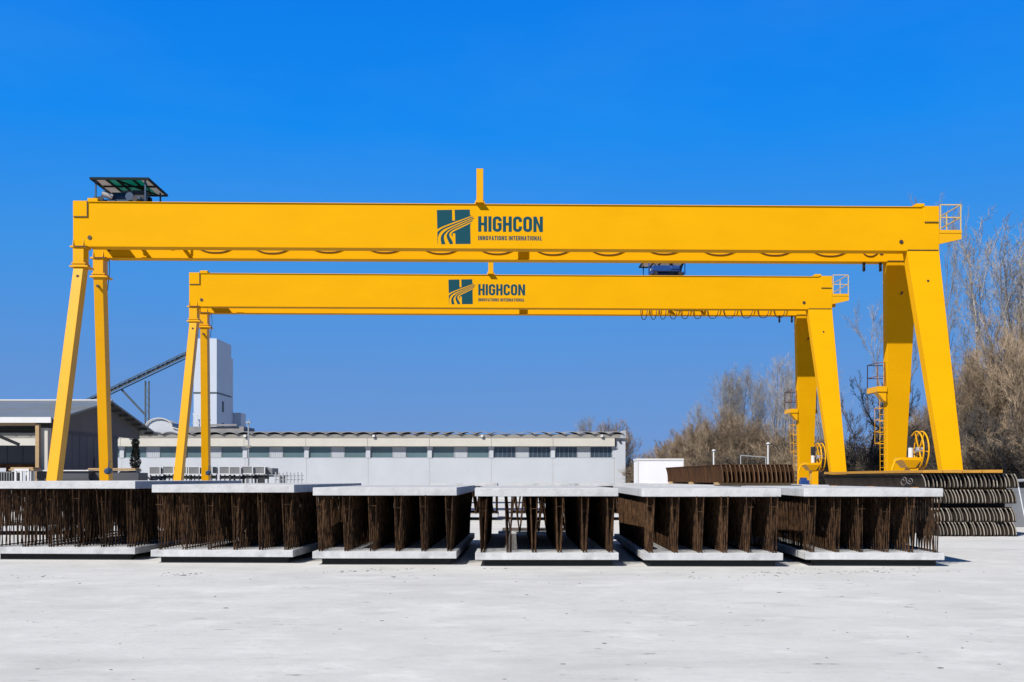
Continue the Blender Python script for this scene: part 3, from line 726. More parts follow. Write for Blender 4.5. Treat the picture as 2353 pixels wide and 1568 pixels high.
for k in range(len(piers)-1):
    a, b = PX(piers[k+1], D0)+.19, PX(piers[k], D0)-.19; q = (b-a)
    dk = k <= 1
    for u0, u1, nm in ((0, .39, 'w'), (.39, .615, 'p'), (.615, 1, 'w')):
        x0, x1 = a+u0*q, a+u1*q
        if nm == 'w':
            wdw = MB().box(x0+.01, x1-.01, .13, .20, 3.30, 4.22).obj('window', M['dglass' if dk else 'glass'], hall)
            fr = MB()
            fr.box(x0, x1, .08, .129, 3.282, 3.33); fr.box(x0, x1, .08, .129, 4.19, 4.238)
            for xx in (x0, x1-.04): fr.box(xx, xx+.04, .08, .129, 3.33, 4.19)
            if k in (0, 1):
                for i in range(1, 5): fr.box(x0+(x1-x0)*i/5-.008, x0+(x1-x0)*i/5+.008, .1, .129, 3.33, 4.19)
            fr.obj('window_frame', M['galv'], wdw)
        else:
            lp = MB().box(x0+.01, x1-.01, .11, .20, 3.30, 4.22)
            for i in range(6): xx = x0 + (x1-x0)*(i+.5)/6; lp.box(xx-.02, xx+.02, .095, .11, 3.30, 4.22)
            lp.obj('light_panel', M['lpanel'], hall)
ev = MB().hexa([(HX0, -.30, 4.90), (HX1-.35, -.30, 4.90), (HX1-.35, 3, 4.90), (HX0, 3, 4.90)], [(HX0, -.34, 5.22), (HX1-.35, -.34, 5.22), (HX1-.35, 3, 5.22), (HX0, 3, 5.22)])
ev.obj('eave', M['eave'], hall)
per = 1.213; x = HX1-.2; sh = MB()
while x > HX0 + per:
    n = 8
    for i in range(n):
        u0, u1 = i/n, (i+1)/n
        f = lambda u: 5.27 + .17*math.sin(math.pi*u)**.8
        xa, xb = x-per*u0, x-per*u1
        th = .055
        sh.hexa([(xb, -.50, f(u1)-th), (xa, -.50, f(u0)-th), (xa, 8, f(u0)-th+.35), (xb, 8, f(u1)-th+.35)], [(xb, -.50, f(u1)), (xa, -.50, f(u0)), (xa, 8, f(u0)+.35), (xb, 8, f(u1)+.35)])
    sh.box(x-.07, x+.0, -.45, 8, 5.225, 5.262)
    x -= per
sh.obj('shell_roof', M['shell'], hall)
for p in (860, 1108, 1382, 566, 300):
    MB().box(PX(p, D0)-.1, PX(p, D0)+.1, -.55, -.345, 4.98, 5.17).obj('gutter_spout', M['white'], hall)
MB().cyl((HX1-.45, -.2, 4.62), (HX1-.45, -.101, 4.62), .09, 12).obj('wall_lamp', M['black'], hall)
# arched gable block rising over the hall roof
ag = MB(); pts = []
x0, x1 = PX(326, 90), PX(412, 90)
pts = [(x0, -.3, 4.9), (x1, -.3, 4.9), (x1, -.3, 5.55)] + [((x0+x1)/2 + (x1-x0)*.36*math.cos(a), -.3, 5.72 + .75*math.sin(a)) for a in [math.pi*i/10 for i in range(11)]] + [(x0, -.3, 5.55)]
ag.prism(pts, (0, 2.2, 0)); ao = ag.obj('arched_gable', M['wall'], hall)
rim = MB(); rp_ = [(x1+.1, -.42, 5.6)] + [(p[0], -.42, p[2]+.05) for p in pts[3:14]] + [(x0-.1, -.42, 5.6)]
rim.tube(rp_, .055, 6); rim.obj('gable_rim', M['cream'], ao)
lowr = MB().box(PX(412, 94), PX(560, 94), 4, 8, 5.3, 6.05).box(PX(470, 94), PX(545, 94), 3.8, 4, 6.1, 6.25); lowr.obj('roof_upstand', M['shell'], hall)

# ------------------------------------------------------------------ white silo tower, conveyor
DT = 120
tw = thing('silo_tower', 'tall windowless white tower rising behind the hall between the slim crane legs', 'tower', (0, DT, 0))
a, b = PX(445, DT), PX(498, DT)
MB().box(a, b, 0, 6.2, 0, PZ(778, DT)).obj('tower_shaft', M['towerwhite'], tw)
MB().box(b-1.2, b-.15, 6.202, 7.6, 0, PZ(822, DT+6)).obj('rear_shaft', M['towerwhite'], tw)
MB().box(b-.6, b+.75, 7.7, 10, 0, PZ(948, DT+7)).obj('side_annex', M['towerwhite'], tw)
zb_ = PZ(903, DT); MB().box(a-.03, b+.03, -.03, 6.23, zb_-.09, zb_+.09).obj('joint_band', M['conv'], tw)
zs = MB()
for z in (6.6, 9.0): zs.box(b+.002, b+.03, 2.2, 2.9, z, z+1.2)
zs.obj('slit_window', M['dark'], tw)
rl = MB()
for px in (448, 456, 464, 472): rl.box(PX(px, DT)-.03, PX(px, DT)+.03, -.6, -.54, 6.5, 8.6)
for z in (7.6, 8.6): rl.box(a, PX(474, DT), -.6, -.54, z, z+.06)
rl.box(a, PX(474, DT), -.7, -.002, 6.4, 6.5); rl.obj('balcony', M['racklight'], tw)

cv = thing('conveyor', 'inclined dark conveyor gallery climbing to the white tower', 'conveyor', (0, 0, 0))
p, q = W(170, 939, 122), W(454, 804, 123.5)
g = MB()
dv = (q-p)
for off in (-.24, .24):
    for sy in (-.5, .5): g.bar(p + Vector((0, sy, off)), q + Vector((0, sy, off)), .11)
n = 26
for i in range(n):
    a0, a1 = p + dv*(i/n), p + dv*((i+1)/n); s = 1 if i % 2 else -1
    g.bar(a0 + Vector((0, -.5, -.3*s)), a1 + Vector((0, -.5, .3*s)), .06)
g.obj('truss', M['conv'], cv)
bl = MB().bar(p + Vector((0, 0, .02)), q + Vector((0, 0, .02)), .8, .22); bl.obj('belt', M['darkbox'], cv)
tp = W(338, 872, 122.8); sup = MB()
for dx in (-.19, .19):
    for dy in (-.12, .12): sup.box(tp.x+dx-.05, tp.x+dx+.05, tp.y+dy-.05, tp.y+dy+.05, 0, tp.z-.2)
z = 1.
while z < tp.z-.5:
    sup.box(tp.x-.139, tp.x+.139, tp.y-.16, tp.y-.08, z, z+.1); z += .8
sup.obj('support_tower', M['conv'], cv)
MB().bar(W(279, 895, 122.4), W(333, 953, 122.8), .22).obj('strut', M['conv'], cv)

# ------------------------------------------------------------------ grey shed with gable end
shed = thing('open_shed', 'grey shed with zinc gable roof and open front, by the slim crane legs', 'shed', (0, 0, 0))
X = -23.1; y0, y1, ym = 55.0, 68.6, 61.8; ze, zr2 = 4.72, 5.98; zer = 4.72
gw = MB().prism([(X, y0+.3, 3.9), (X, 64.3, 3.9), (X, 64.3, 4.05), (X, y1-.5, 4.05), (X, y1-.5, zer-.12), (X, ym, zr2-.18), (X, y0+.3, ze-.12)], (-.15, 0, 0))
gw.obj('gable_wall', M['shedwall'], shed)
lw = MB().box(X-.14, X+.02, y0+.3, 64.3, 0, 3.9)
for i in range(9): lw.box(X+.02, X+.032, y0+.6+i*1.0, y0+.64+i*1.0, .1, 3.88)
lw.obj('lower_cladding', M['shedlow'], shed)
MB().box(X+.001, X+.06, y0+.3, 64.3, 3.901, 4.08).obj('girt', M['dark'], shed)
dr = MB().box(X+.022, X+.07, 60.6, 63.9, 0, 2.7)
for z in (.5, 1.2, 1.9): dr.box(X+.07, X+.09, 60.7, 63.8, z, z+.06)
dr.obj('sliding_door', M['darkbox'], shed)
rf = MB(); XL = -50
def slope(ya, za, yb, zb, t=.1): rf.hexa([(XL, ya, za-t), (X+.6, ya, za-t), (X+.6, yb, zb-t), (XL, yb, zb-t)], [(XL, ya, za), (X+.6, ya, za), (X+.6, yb, zb), (XL, yb, zb)])
slope(y0-.6, ze-.1, ym, zr2); slope(ym, zr2, y1+1.2, zer-.3)
rfo = rf.obj('roof', M['shedroof'], shed)
MB().box(XL, X+.3, y0-.72, y0-.602, ze-.36, ze-.08).obj('gutter', M['white'], rfo)
MB().bar((XL, ym, zr2+.03), (X+.6, ym, zr2+.03), .3, .07).obj('ridge_cap', M['white'], rfo)
for i in range(7):
    yy = ym + (i+.5)*(y1+1.0-ym)/7; zz = zr2 + (zer-.3-zr2)*(yy-ym)/(y1+1.2-ym) - .2; MB().box(X, X+.55, yy-.06, yy+.06, zz, zz+.1).obj('purlin', M['shedwall'], shed)
for px in (97, -190):
    MB().box(PX(px, 55)-.09, PX(px, 55)+.09, 54.4, 54.6, 0, ze-.42).obj('timber_post', M['timber'], shed)
MB().box(PX(103, 55)-.05, PX(103, 55)+.3, 54.62, 55.1, 0, ze-.6).obj('pale_panel', M['cream'], shed)
MB().box(XL, PX(92, 55), 54.42, 54.58, PZ(979.5, 55), PZ(974, 55)+.02).obj('timber_beam', M['timber'], shed)
for yy in (58, 62, 66): MB().box(XL, X-.2, yy, yy+.2, 4.35, 4.7).obj('roof_beam', M['dark'], shed)
MB().bar((PX(-60, 56), 56, 4.3), (PX(44, 56), 56, PZ(1022, 56)), .14).obj('brace', M['shedwall'], shed)

# goods under and in front of the shed
def simple(name, mb, m, label, cat, group=None, **k): return tag(mb.obj(name, m, **k), label, cat, group)
cm = MB().box(PX(-140, 57), PX(91, 57), 57, 59, PZ(1066, 57), PZ(1024, 57))
for i in range(6): cm.box(PX(-130+i*36, 57), PX(-127+i*36, 57), 56.97, 57, PZ(1064, 57), PZ(1026, 57))
simple('steel_tank', cm, M['darkbox'], 'large anthracite box tank under the open shed roof', 'tank', bevel=.03)
fr = MB().box(PX(-140, 57), PX(93, 57), 56.9, 57.2, PZ(1075, 57), PZ(1067, 57)).box(PX(-140, 57), PX(93, 57), 58.6, 58.9, PZ(1075, 57), PZ(1067, 57))
for px in (-120, -20, 80): fr.box(PX(px, 57), PX(px, 57)+.2, 56.95, 57.15, 0, PZ(1075, 57)).box(PX(px, 57), PX(px, 57)+.2, 58.65, 58.85, 0, PZ(1075, 57))
simple('steel_trestle', fr, M['rustsheet'], 'rusty steel trestle under the anthracite tank', 'trestle')

def panel_pack(px0, px1, D, ytop, label, n=5):
    m = MB(); x0, x1 = PX(px0, D), PX(px1, D); zt = PZ(ytop, D)
    for i in range(n): m.box(x0 + .02*(i % 2), x1 - .03*((i+1) % 2), D + .01*(i % 2), D+1.4, .05 + i*(zt-.05)/n, .05 + (i+1)*(zt-.05)/n - .012)
    m.box(x0, x1, D+.1, D+1.3, 0, .05)
    return simple('panel_pack', m, M['darkbox'], label, 'panel pack', 'dark panel packs by the shed', bevel=.006)
panel_pack(84, 205, 53, 1083, 'dark grey panel pack behind the front slim leg of the nearer crane')
panel_pack(207, 318, 53.5, 1086, 'dark grey panel pack ending beside the dark conifer', 4)
for i, (p0, p1, D, yt, yb_, lb) in enumerate(((19, 76, 52, 1075, 1083, 'short pale timber planks at the far left, on the white frames'), (198, 311, 53.6, 1077, 1083.5, 'long pale timber planks on the dark pack by the conifer'))):
    m = MB(); h = (PZ(yt, D)-PZ(yb_, D))/2
    for k in range(2): m.box(PX(p0+k*3, D), PX(p1-k*2, D), D+.05+.04*k, D+.9, PZ(yb_, D)+k*h+.03, PZ(yb_, D)+(k+1)*h+.02)
    simple('plank_stack', m, M['timber'], lb, 'planks', bevel=.004)
simple('white_sheet', MB().box(PX(97, 53), PX(205, 53), 52.9, 53.7, PZ(1083, 53)+.004, PZ(1080.5, 53)), M['white'], 'thin white sheet lying on the dark pack behind the slim leg', 'sheet')
wf = MB()
for px in (33, 46, 62):
    wf.box(PX(px, 52), PX(px, 52)+.09, 52, 52.1, 0, PZ(1083, 52)); wf.box(PX(px, 52), PX(px, 52)+.09, 53.2, 53.3, 0, PZ(1083, 52))
wf.box(PX(33, 52), PX(64, 52)+.05, 51.99, 53.31, PZ(1083, 52), PZ(1083, 52)+.12); wf.box(PX(33, 52), PX(64, 52), 52.02, 52.08, .7, .8)
simple('steel_stand', wf, M['white'], 'white steel stand at the far left under timber planks', 'frame')
sl = MB()
for i in range(9): sl.box(PX(-22+i*6, 52.2), PX(-22+i*6, 52.2)+.05, 52.2, 53.2, .1, PZ(1086, 52))
sl.box(PX(-24, 52.2), PX(30, 52.2), 52.25, 52.35, PZ(1086, 52)-.002, PZ(1084, 52)); sl.box(PX(-24, 52.2), PX(30, 52.2), 52.25, 52.35, 0, .1)
simple('slatted_rack', sl, M['rackgrey'], 'dark slatted rack at the very left edge in front of the shed', 'rack')

# row of grey transport racks in front of the hall
rk = thing('transport_rack', '', 'rack', (0, 0, 0))
r_ = MB(); wR, zA, zB_ = .82, PZ(1091, 77), PZ(1072.5, 77)
for x in (0, wR-.06): r_.box(x, x+.06, 0, .06, zA, zB_); r_.box(x, x+.06, 1.4, 1.46, zA, zB_)
r_.box(.06, wR-.06, 0, .06, zA, zA+.06); r_.box(.06, wR-.06, 0, .06, zB_-.05, zB_)
r_.obj('frame', M['racklight'], rk)
MB().box(.065, wR-.065, .03, 1.4, zA+.062, zB_-.052).obj('panel', M['rackgrey'], rk)
lg_ = MB()
for x in (.05, wR-.12): lg_.box(x, x+.07, .1, .17, 0, zA-.002); lg_.box(x, x+.07, 1.3, 1.37, 0, zA-.002)
lg_.box(0, wR, .2, 1.3, 1.55, 1.78); lg_.obj('leg', M['black'], rk)
gr = 'grey transport racks in a row before the hall'
rackx = [342, 371, 398, 432, 459, 486, 512, 525, 553, 580]
names = ['at the left end, nearest the conifer', 'second from the left end', 'third from the left end',
         'fourth from the left end', 'fifth from the left end', 'behind the rear slim leg of the farther crane',
         'fourth from the right end', 'third from the right end', 'second from the right end', 'at the right end, nearest the long steel box']
rackx = [342, 371, 400, 432, 460, 500, 526, 553, 580]
for i, px in enumerate(rackx):
    lb = 'grey transport rack in a pale frame, ' + (names[:6] + names[7:])[i]
    loc = (PX(px, 77), 77 + .15*(i % 3), 0.02*((i*5) % 3) - .0)
    if i == 0: rk.location = loc; tag(rk, lb, 'rack', gr)
    else: dup(rk, loc, 0, lb, gr)
tr = MB().box(PX(583, 78), PX(626, 78), 78, 80, PZ(1091, 78), PZ(1076, 78)); tr.box(PX(583, 78), PX(650, 78), 78.1, 79.9, PZ(1096, 78), PZ(1092, 78))
for px in (590, 640): tr.box(PX(px, 78), PX(px, 78)+.12, 78.2, 79.8, 0, PZ(1096, 78))
simple('steel_skip', tr, M['rackgrey'], 'long grey steel box on a low trestle at the right end of the racks', 'skip', bevel=.02)
br = MB()
for i in range(8): br.box(PX(632+i*8.5, 72), PX(632+i*8.5, 72)+.07, 72, 72.07, 0, PZ(1085 + (i % 3), 72))
for z in (1.5, 1.75): br.box(PX(630, 72), PX(698, 72), 72.072, 72.12, z, z+.05)
simple('stake_rack', br, M['galv'], 'low grey stake rack with uprights in front of the hall wall', 'rack')
pb = MB()
for i in range(6): pb.bar((PX(560+i*3, 60), 60+i*.2, .9+.06*(i % 2)), (PX(690-i*6, 60), 60.3+i*.15, 1.0+.09*(i % 3)), .1)
pb.box(PX(600, 60), PX(604, 60), 60, 61, 0, .86).box(PX(670, 60), PX(674, 60), 60, 61, 0, .86)
simple('beam_pile', pb, M['black'], 'dark pile of thin steel beams lying low before the racks', 'beam pile')
rn = random.Random(4); jk = MB()
for i in range(26):
    px = rn.uniform(322, 420); z = rn.uniform(.3, 1.5)
    jk.bar((PX(px, 66), 66+rn.uniform(0, 1.5), z), (PX(px+rn.uniform(-18, 18), 66), 66+rn.uniform(0, 1.5), z+rn.uniform(-.1, .35)), rn.uniform(.05, .12))
jk.box(PX(322, 66), PX(420, 66), 66.3, 67.4, 0, .4)
simple('scrap_heap', jk, M['darkbox'], 'heap of dark scrap steel below the racks beside the conifer', 'scrap heap')
tb = MB().box(PX(272, 66), PX(304, 66), 66, 67.5, .9, 2.05).box(PX(274, 66), PX(302, 66), 66.1, 67.4, 0, .9)
simple('covered_crate', tb, M['darkbox'], 'dark covered crate at the open rear corner of the shed', 'crate', bevel=.1)

# yard poles
lp = thing('lamp_post', 'slim grey lamp post standing in front of the hall, right of the slim legs', 'lamp post', (PX(571, 80), 80, 0))
MB().tube([(0, 0, 0), (0, 0, PZ(975, 80)), (0, 0, PZ(962, 80))], [.07, .05, .015], 8).obj('pole', M['galv'], lp)
MB().box(-.18, .18, -.12, .12, PZ(973, 80), PZ(969, 80)).obj('lamp_head', M['galv'], lp)
MB().box(-.16, .16, -.12, .09, PZ(1029, 80), PZ(1024, 80)).obj('junction_box', M['eave'], lp)
for px, yt, D, lb in ((1640, 1034, 78, 'short white pole with round cap behind the rust brown bundle'), (1765, 1018, 78, 'taller white lamp pole by the farther crane, behind the bundle')):
    t = thing('lamp_post', lb, 'lamp post', (PX(px, D), D, 0), 0, 'white poles in front of the trees')
    MB().tube([(0, 0, 0), (0, 0, PZ(yt+4, D))], .055, 8).obj('pole', M['white'], t)
    MB().tube([(0, 0, PZ(yt+5, D)), (0, 0, PZ(yt+2, D)), (0, 0, PZ(yt-1, D))], [.06, .16, .05], 10).obj('lamp_head', M['white'], t)
gf = MB(); D = 80
for px in (1702, 1760): gf.tube([(PX(px, D), D, 0), (PX(px, D), D, PZ(1047 if px == 1702 else 1051, D))], .04, 6)
gf.tube([(PX(1702, D), D, PZ(1047, D)), (PX(1760, D), D, PZ(1051, D))], .04, 6)
for z in (2.2,): gf.tube([(PX(1710, D), D, z), (PX(1740, D), D, z)], .05, 6)
simple('pipe_gantry', gf, M['galv'], 'pale pipe goal-like frame between the two white poles', 'frame')

# white container
D = 79; ct = thing('white_container', 'plain white site container beside the right end of the hall', 'container', (PX(1465, D), D, 0))
wc = (1570-1465)*D/F; hc = PZ(1054, D)
MB().box(0, wc, 0, 2.4, .15, hc-.14).obj('body', M['container'], ct)
MB().box(-.04, wc+.04, -.04, 2.44, hc-.139, hc).obj('roof_edge', M['white'], ct)
MB().box(-.03, .06, -.03, .06, .15, hc-.141).box(wc-.06, wc+.03, -.03, .06, .15, hc-.141).obj('corner_post', M['white'], ct)
MB().box(.1, .5, .2, 2.2, 0, .149).box(wc-.5, wc-.1, .2, 2.2, 0, .149).obj('skid', M['darkbox'], ct)

# low wall and pole at the right edge
bw_ = MB().box(PX(2325, 36), PX(2460, 36), 36, 36.5, 0, PZ(1132, 36)).box(PX(2325, 36), PX(2460, 36), 36.05, 36.4, PZ(1132, 36)+.005, PZ(1122, 36))
simple('low_wall', bw_, M['rackgrey'], 'low dark grey wall at the right edge behind the four tier pile', 'wall')
pr = MB().tube([(PX(2322, 34), 34, PZ(1106, 34)), (PX(2400, 34), 34, PZ(1101, 34))], .045, 8)
pr.tube([(PX(2338, 34), 34.0, PZ(1105, 34)-.03), (PX(2347, 34), 33.6, 0)], .025, 6).tube([(PX(2395, 34), 34.0, PZ(1101, 34)-.03), (PX(2402, 34), 33.6, 0)], .025, 6)
simple('pipe_rail', pr, M['galv'], 'pale pipe rail on thin stays at the right edge of the yard', 'rail')

# ------------------------------------------------------------------ trees
def rvec(rnd): return Vector((rnd.uniform(-1, 1), rnd.uniform(-1, 1), rnd.uniform(-1, 1)))
def make_tree(seed, H, kind):
    "returns (trunk MB, crown MB) for a bare winter tree of height H at the origin"
    rnd = random.Random(seed); tk = MB(); cr = MB()
    P = dict(poplar=dict(stems=3, nb=15, ang=(12, 32), bl=.27, sub=9, tw=5, tr=.016, first=.18, fine=2, lean=.16),
             spread=dict(stems=1, nb=0, ang=(16, 36), bl=.30, sub=6, tw=4, tr=.013, first=.22, fine=1, lean=.32),
             bushy=dict(stems=13, nb=12, ang=(18, 48), bl=.25, sub=8, tw=6, tr=.0145, first=.20, fine=2, lean=.62),
             shrub=dict(stems=12, nb=8, ang=(20, 55), bl=.30, sub=6, tw=5, tr=.013, first=.05, fine=2, lean=.75))[kind]
    def grow(p, d, L, r, mb, n, wob, rise, sides):
        pts = [p]; rs = [r]; 
        for i in range(n):
            d = (d + rvec(rnd)*wob + Vector((0, 0, rise))).normalized()
            p = p + d*(L/n); pts.append(p); rs.append(r*(1-(i+1)/n*.85))
        mb.tube(pts, rs, sides, cap=False); return pts, rs
    def at(pts, u):
        x = u*(len(pts)-1); i = min(int(x), len(pts)-2); f = x-i
        return pts[i].lerp(pts[i+1], f), (pts[i+1]-pts[i]).normalized()
    def side(d, ang):
        a = d.orthogonal().normalized(); a = Matrix.Rotation(rnd.uniform(0, 6.283), 3, d) @ a
        return (d*math.cos(ang) + a*math.sin(ang)).normalized()
    S = P['stems']
    def spray(bpts, ll, sub):
        for k in range(sub):
            v = .18 + .82*(k+rnd.random())/sub
            sp_, sd2 = at(bpts, v)
            sl_ = ll*.46*(1.15-v*.55)*rnd.uniform(.5, 1.25)
            spts, _ = grow(sp_, side(sd2, R(rnd.uniform(18, 50))), sl_, P['tr']*1.3, cr, 4, .12, .06, 3)
            for j in range(P['tw']):
                q_ = .12 + .86*(j+rnd.random())/P['tw']
                tp2, td = at(spts, min(q_, .99))
                tl_ = sl_*.55*rnd.uniform(.6, 1.3)
                tpts, _ = grow(tp2, side(td, R(rnd.uniform(18, 52))), tl_, P['tr']*.75, cr, 2, .13, .06, 3)
                for f in range(P['fine']):
                    fp, fd = at(tpts, rnd.uniform(.1, .98))
                    e_ = fp + (side(fd, R(rnd.uniform(20, 55))) + Vector((0, 0, .06)))*tl_*rnd.uniform(.4, .9)
                    cr.tube([fp, e_], [P['tr']*.55, P['tr']*.2], 3, cap=False)
    if kind == 'spread':        # repeatedly forking crown of long upright limbs
        def fork(p, d, L_, r, lev):
            big = lev < 2
            pts, rs = grow(p, d, L_, r, tk if big else cr, 6, .06, .05, 6 if big else 4)
            if lev >= 1: spray(pts, L_*.62, P['sub'] + (3 if lev > 2 else 0))
            if lev < 4:
                for q in range(3 if lev < 2 else 2):
                    u = rnd.uniform(.62, .98) if q else .97
                    fp, fd = at(pts, u)
                    fork(fp, side(fd, R(rnd.uniform(*P['ang']))), L_*rnd.uniform(.62, .86), max(r*.15, r*(1-u*.85)*.95 if q else r*.6), lev+1)
        fork(Vector((0, 0, -.05)), Vector((.03, 0, 1)).normalized(), H*.30, H*.017, 0)
        top = max(v_[2] for v_ in cr.v); f_ = H/top
        for mb_ in (tk, cr): mb_.v = [(v_[0]*f_, v_[1]*f_, v_[2]*f_) for v_ in mb_.v]
        return tk, cr
    for s in range(S):
        lean = P['lean']*math.sqrt(rnd.random()) if S > 1 else 0
        hs_ = H*(1 - .42*lean**1.5)*(rnd.uniform(.86, 1) if S > 1 else 1)
        th_ = s*6.283/S + rnd.uniform(-.4, .4)
        d0 = (Vector((0, 0, 1)) + Vector((math.cos(th_), math.sin(th_), 0))*lean*1.25).normalized()
        tp, trs = grow(Vector((rnd.uniform(-.2, .2)*(S > 1)*2, rnd.uniform(-.2, .2)*(S > 1)*2, -.05)), d0, hs_*.97, H*(.009 if S < 4 else .006), tk, 10, .045, .04, 7)
        for b in range(P['nb']):
            u = P['first'] + (1-P['first'])*((b+rnd.random())/P['nb'])*.97
            bp_, bd = at(tp, u)
            ll = H*P['bl']*(.30+.95*math.sin(math.pi*min(1, .12+.88*u))**.8)*rnd.uniform(.65, 1.2)
            bpts, brs = grow(bp_, side(bd, R(rnd.uniform(*P['ang']))), ll, H*.0055*(1.15-u), cr, 6, .07, .08, 4)
            spray(bpts, ll, P['sub'])
    return tk, cr
PROTO = {}
def proto(key, seed, H, kind, bark, twig):
    tk, cr = make_tree(seed, H, kind)
    PROTO[key] = (tk.mesh('trunk', M[bark], True, fix=False), cr.mesh('crown', M[twig], False, fix=False), H)
proto('poplarA', 1, 18, 'poplar', 'bark', 'twig'); proto('poplarB', 2, 18, 'poplar', 'bark', 'twig')
proto('spreadA', 3, 17, 'spread', 'bark', 'twig'); proto('spreadB', 9, 17, 'spread', 'bark', 'twig'); proto('spreadD', 4, 12, 'spread', 'darktwig', 'darktwig')
proto('bushA', 5, 9, 'bushy', 'bark', 'browntwig'); proto('bushB', 6, 10, 'bushy', 'bark', 'browntwig')
proto('shrubD', 7, 4.5, 'shrub', 'darktwig', 'darktwig'); proto('shrubB', 8, 4.5, 'shrub', 'bark', 'browntwig')
tn = random.Random(77)
def tree(key, px, D, ytop, label, name='bare_tree', group='bare winter trees along the yard', wide=1.0):
    tm, cmesh, H = PROTO[key]; t = thing(name, label, 'tree' if name == 'bare_tree' else 'shrub', (PX(px, D), D, 0), tn.uniform(0, 6.28), group)
    s = PZ(ytop, D)/H; t.scale = (s*wide, s*wide, s)
    for nm, me in (('trunk', tm), ('crown', cmesh)):
        o = bpy.data.objects.new(nm, me); COL.objects.link(o); o.parent = t
TREES = [
 ('spreadA', 2244, 74, 492, 'tallest open-crowned bare tree, just right of the nearer crane rail platform', .85),
 ('spreadB', 2305, 78, 575, 'open-crowned bare tree second right of the nearer crane rail platform', .8),
 ('poplarB', 2362, 76, 575, 'tall bare tree at the right edge of the photo, upright branches', 1.0),
 ('spreadA', 2136, 100, 450, 'very tall bare tree whose top shows above the nearer crane girder end', .5),
 ('spreadB', 2012, 84, 640, 'thin bare tree spreading left of the rear rigid leg of the nearer crane', .7),
 ('spreadD', 1995, 70, 848, 'dark branchy bare tree between the rigid legs of the two cranes', 1.0),
 ('spreadD', 1948, 78, 900, 'dark bare tree close to the farther crane outer leg', 1.0),
 ('poplarA', 1782, 112, 826, 'tall grey poplar just left of the farther crane rigid legs', .8),
 ('poplarB', 1742, 116, 868, 'slender grey poplar, second left of the farther crane rigid legs', .8),
 ('poplarB', 1694, 112, 850, 'full grey poplar above the brown bushy trees', .9),
 ('poplarA', 1662, 116, 866, 'grey poplar at the left flank of the poplar group', .9),
 ('poplarA', 1602, 118, 930, 'small grey poplar poking above the leftmost brown bushes', .7),
 ('poplarB', 1822, 110, 870, 'grey poplar partly behind the farther crane rear rigid leg', .8),
 ('poplarA', 1900, 105, 850, 'grey poplar seen through the farther crane rigid leg pair', .8),
 ('bushA', 1508, 103, 1040, 'lowest brown bushy tree at the very left end of the treeline', 1.2),
 ('bushB', 1536, 100, 1005, 'low brown bushy tree second from the left end of the treeline', 1.1),
 ('bushB', 1574, 98, 966, 'rounded brown bushy tree above the white container', .85),
 ('bushA', 1610, 96, 972, 'brown bushy tree behind the short white pole, left side', .9),
 ('bushA', 1636, 97, 945, 'brown bushy tree above the left part of the rust bundle', .85),
 ('bushB', 1670, 96, 922, 'tall tan bushy tree above the middle of the rust bundle', .8),
 ('bushA', 1705, 95, 940, 'tan bushy tree above the right part of the rust bundle', .8),
 ('bushB', 1745, 96, 962, 'brown bushy tree behind the pipe frame between the white poles', .8),
 ('bushA', 1795, 94, 965, 'brown bushy tree beside the taller white lamp pole', .85),
 ('bushA', 1870, 90, 985, 'brown bushy tree behind the farther crane cable reel', .8),
 ('bushB', 2205, 76, 830, 'brown bushy tree right beside the nearer crane outer leg', .7),
 ('bushA', 2262, 70, 770, 'dense brown bushy tree right of the outer leg, mid height', .7),
 ('bushB', 2325, 68, 700, 'dense brown tree mass at the right edge, highest of the bushy ones', .7),
 ('bushA', 2400, 67, 720, 'dense brown tree mass cut by the right frame edge', .8),
 ('bushB', 2130, 78, 905, 'brown bushy tree between the rigid legs of the nearer crane', .7),
 ('spreadA', 2175, 84, 690, 'bare tree half hidden by the outer rigid leg of the nearer crane', .8),
 ('spreadD', 2235, 64, 900, 'dark bare tree low beside the outer leg of the nearer crane', 1.0),
 ('spreadD', 2310, 62, 920, 'dark bare tree low at the right edge above the pile', 1.2),
 ('spreadD', 2080, 74, 880, 'dark bare tree behind the rear rigid leg of the nearer crane', 1.0),
 ('bushB', 1408, 108, 952, 'round bare tree behind the right end of the hall roof', .8),
 ('poplarB', 1342, 125, 962, 'faint bare tree left of the round one, above the hall roof', .9),
]
for k, px, D, yt, lb, wd in TREES: tree(k, px, D, yt, lb, wide=wd)
shr = [(1500, 88, 1052), (1545, 86, 1046), (1598, 88, 1040), (1650, 86, 1035), (1700, 84, 1030), (1748, 86, 1032), (1800, 84, 1030), (1838, 82, 1028),
       (1885, 78, 1020), (1925, 76, 1018), (1962, 72, 1010), (2005, 70, 1012), (2050, 68, 1010), (2095, 68, 1000), (2135, 66, 1000), (2180, 64, 995),
       (2225, 62, 985), (2262, 60, 1000), (2300, 60, 985), (2345, 58, 990), (2390, 58, 980), (1450, 92, 1050)]
shr2 = [(1470, 99, 1048), (1620, 95, 1012), (1760, 92, 1005), (1860, 86, 1000), (1980, 80, 985), (2060, 76, 975), (2120, 74, 965), (2200, 72, 950), (2285, 70, 930), (2350, 70, 925)]
cnt = {}
for i, (px, D, yt) in enumerate(sorted(shr, key=lambda t: t[0]) + sorted(shr2, key=lambda t: t[0])):
    key = 'shrubD' if (px > 1900 and i % 3) or i % 5 == 0 else 'shrubB'
    t_ = 'dark' if key == 'shrubD' else 'brown'
    side_ = 'left of the farther crane' if px < 1840 else 'between the cranes' if px < 2050 else 'by the nearer crane legs' if px < 2200 else 'right of the nearer crane'
    cnt[side_] = cnt.get(side_, 0) + 1
    tree(key, px, D, yt, f'{t_} leafless {"taller" if i >= len(shr) else "low"} shrub {side_}, {ORD[cnt[side_]-1]} of those below the trees',
         'bare_shrub', 'leafless shrubs below the trees', 1.5)

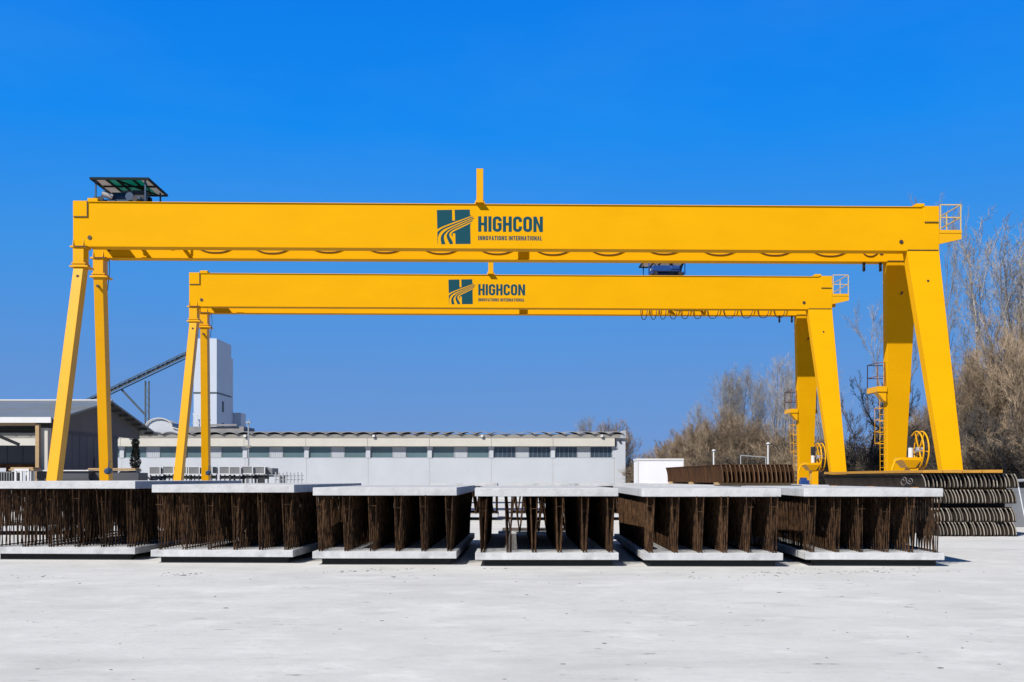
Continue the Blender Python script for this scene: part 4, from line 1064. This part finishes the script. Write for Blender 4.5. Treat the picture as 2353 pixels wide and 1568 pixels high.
# dark columnar conifer
cn = thing('conifer', 'narrow black-green columnar conifer at the rear corner of the shed', 'tree', (PX(311, 72), 72, 0))
MB().tube([(0, 0, 0), (0, 0, 4.6)], [.09, .02], 7).obj('trunk', M['bark'], cn)
rc = random.Random(3); lf = MB(); Hc = PZ(984, 72)
for i in range(5200):
    z = .25 + (Hc-.25)*rc.random()**.9; u = z/Hc
    rr3 = .36*(1 - max(0, (u-.55)/.45)**1.6*.8)*(.75+.35*math.sin(z*7+math.sin(z*3)*2)*.4) * rc.random()**.4
    th = rc.uniform(0, 6.283); c0 = Vector((rr3*math.cos(th), rr3*math.sin(th), z))
    a = rvec(rc).normalized()*.07; b = rvec(rc).normalized()*.05 + Vector((math.cos(th)*.05, math.sin(th)*.05, .04))
    lf.poly([c0-a*.5, c0+a*.5, c0+b*1.4])
lf.obj('foliage', M['conifer'], cn, fix=False)

# ------------------------------------------------------------------ loose chips and grit on the yard
gv = MB(); rg = random.Random(12)
def chip(x, y, s):
    h = s*rg.uniform(.15, .4); n = rg.choice((4, 5)); a0 = rg.uniform(0, 6.28); sx_, sy_ = s*rg.uniform(.8, 2.4), s*rg.uniform(.5, 1.0)
    base = [(x+sx_*math.cos(a0+6.283*i/n), y+sy_*math.sin(a0+6.283*i/n), -.003) for i in range(n)]
    top = [(x+.55*(p[0]-x), y+.55*(p[1]-y), h) for p in base]
    k = len(gv.v); gv.v += base + top; gv.f.append(tuple(range(k+n, k+2*n)))
    for i in range(n): gv.f.append((k+i, k+(i+1) % n, k+n+(i+1) % n, k+n+i))
for i in range(260): 
    y = rg.uniform(8.5, 19.8)**1.0; x = rg.uniform(-.5, .5)*y*1.0; chip(x, y, .004 + .018*rg.random()**3)
for i in range(26):
    cx_, cy_ = rg.uniform(-8, 8), rg.uniform(17.8, 19.6)
    for j in range(rg.randint(4, 14)): chip(cx_+rg.gauss(0, .25), cy_+rg.gauss(0, .12), rg.uniform(.008, .026))
go_ = gv.obj('gravel', mat('grey_grit', (.17, .17, .17), .9, .5, 2), fix=False); go_['kind'] = 'stuff'
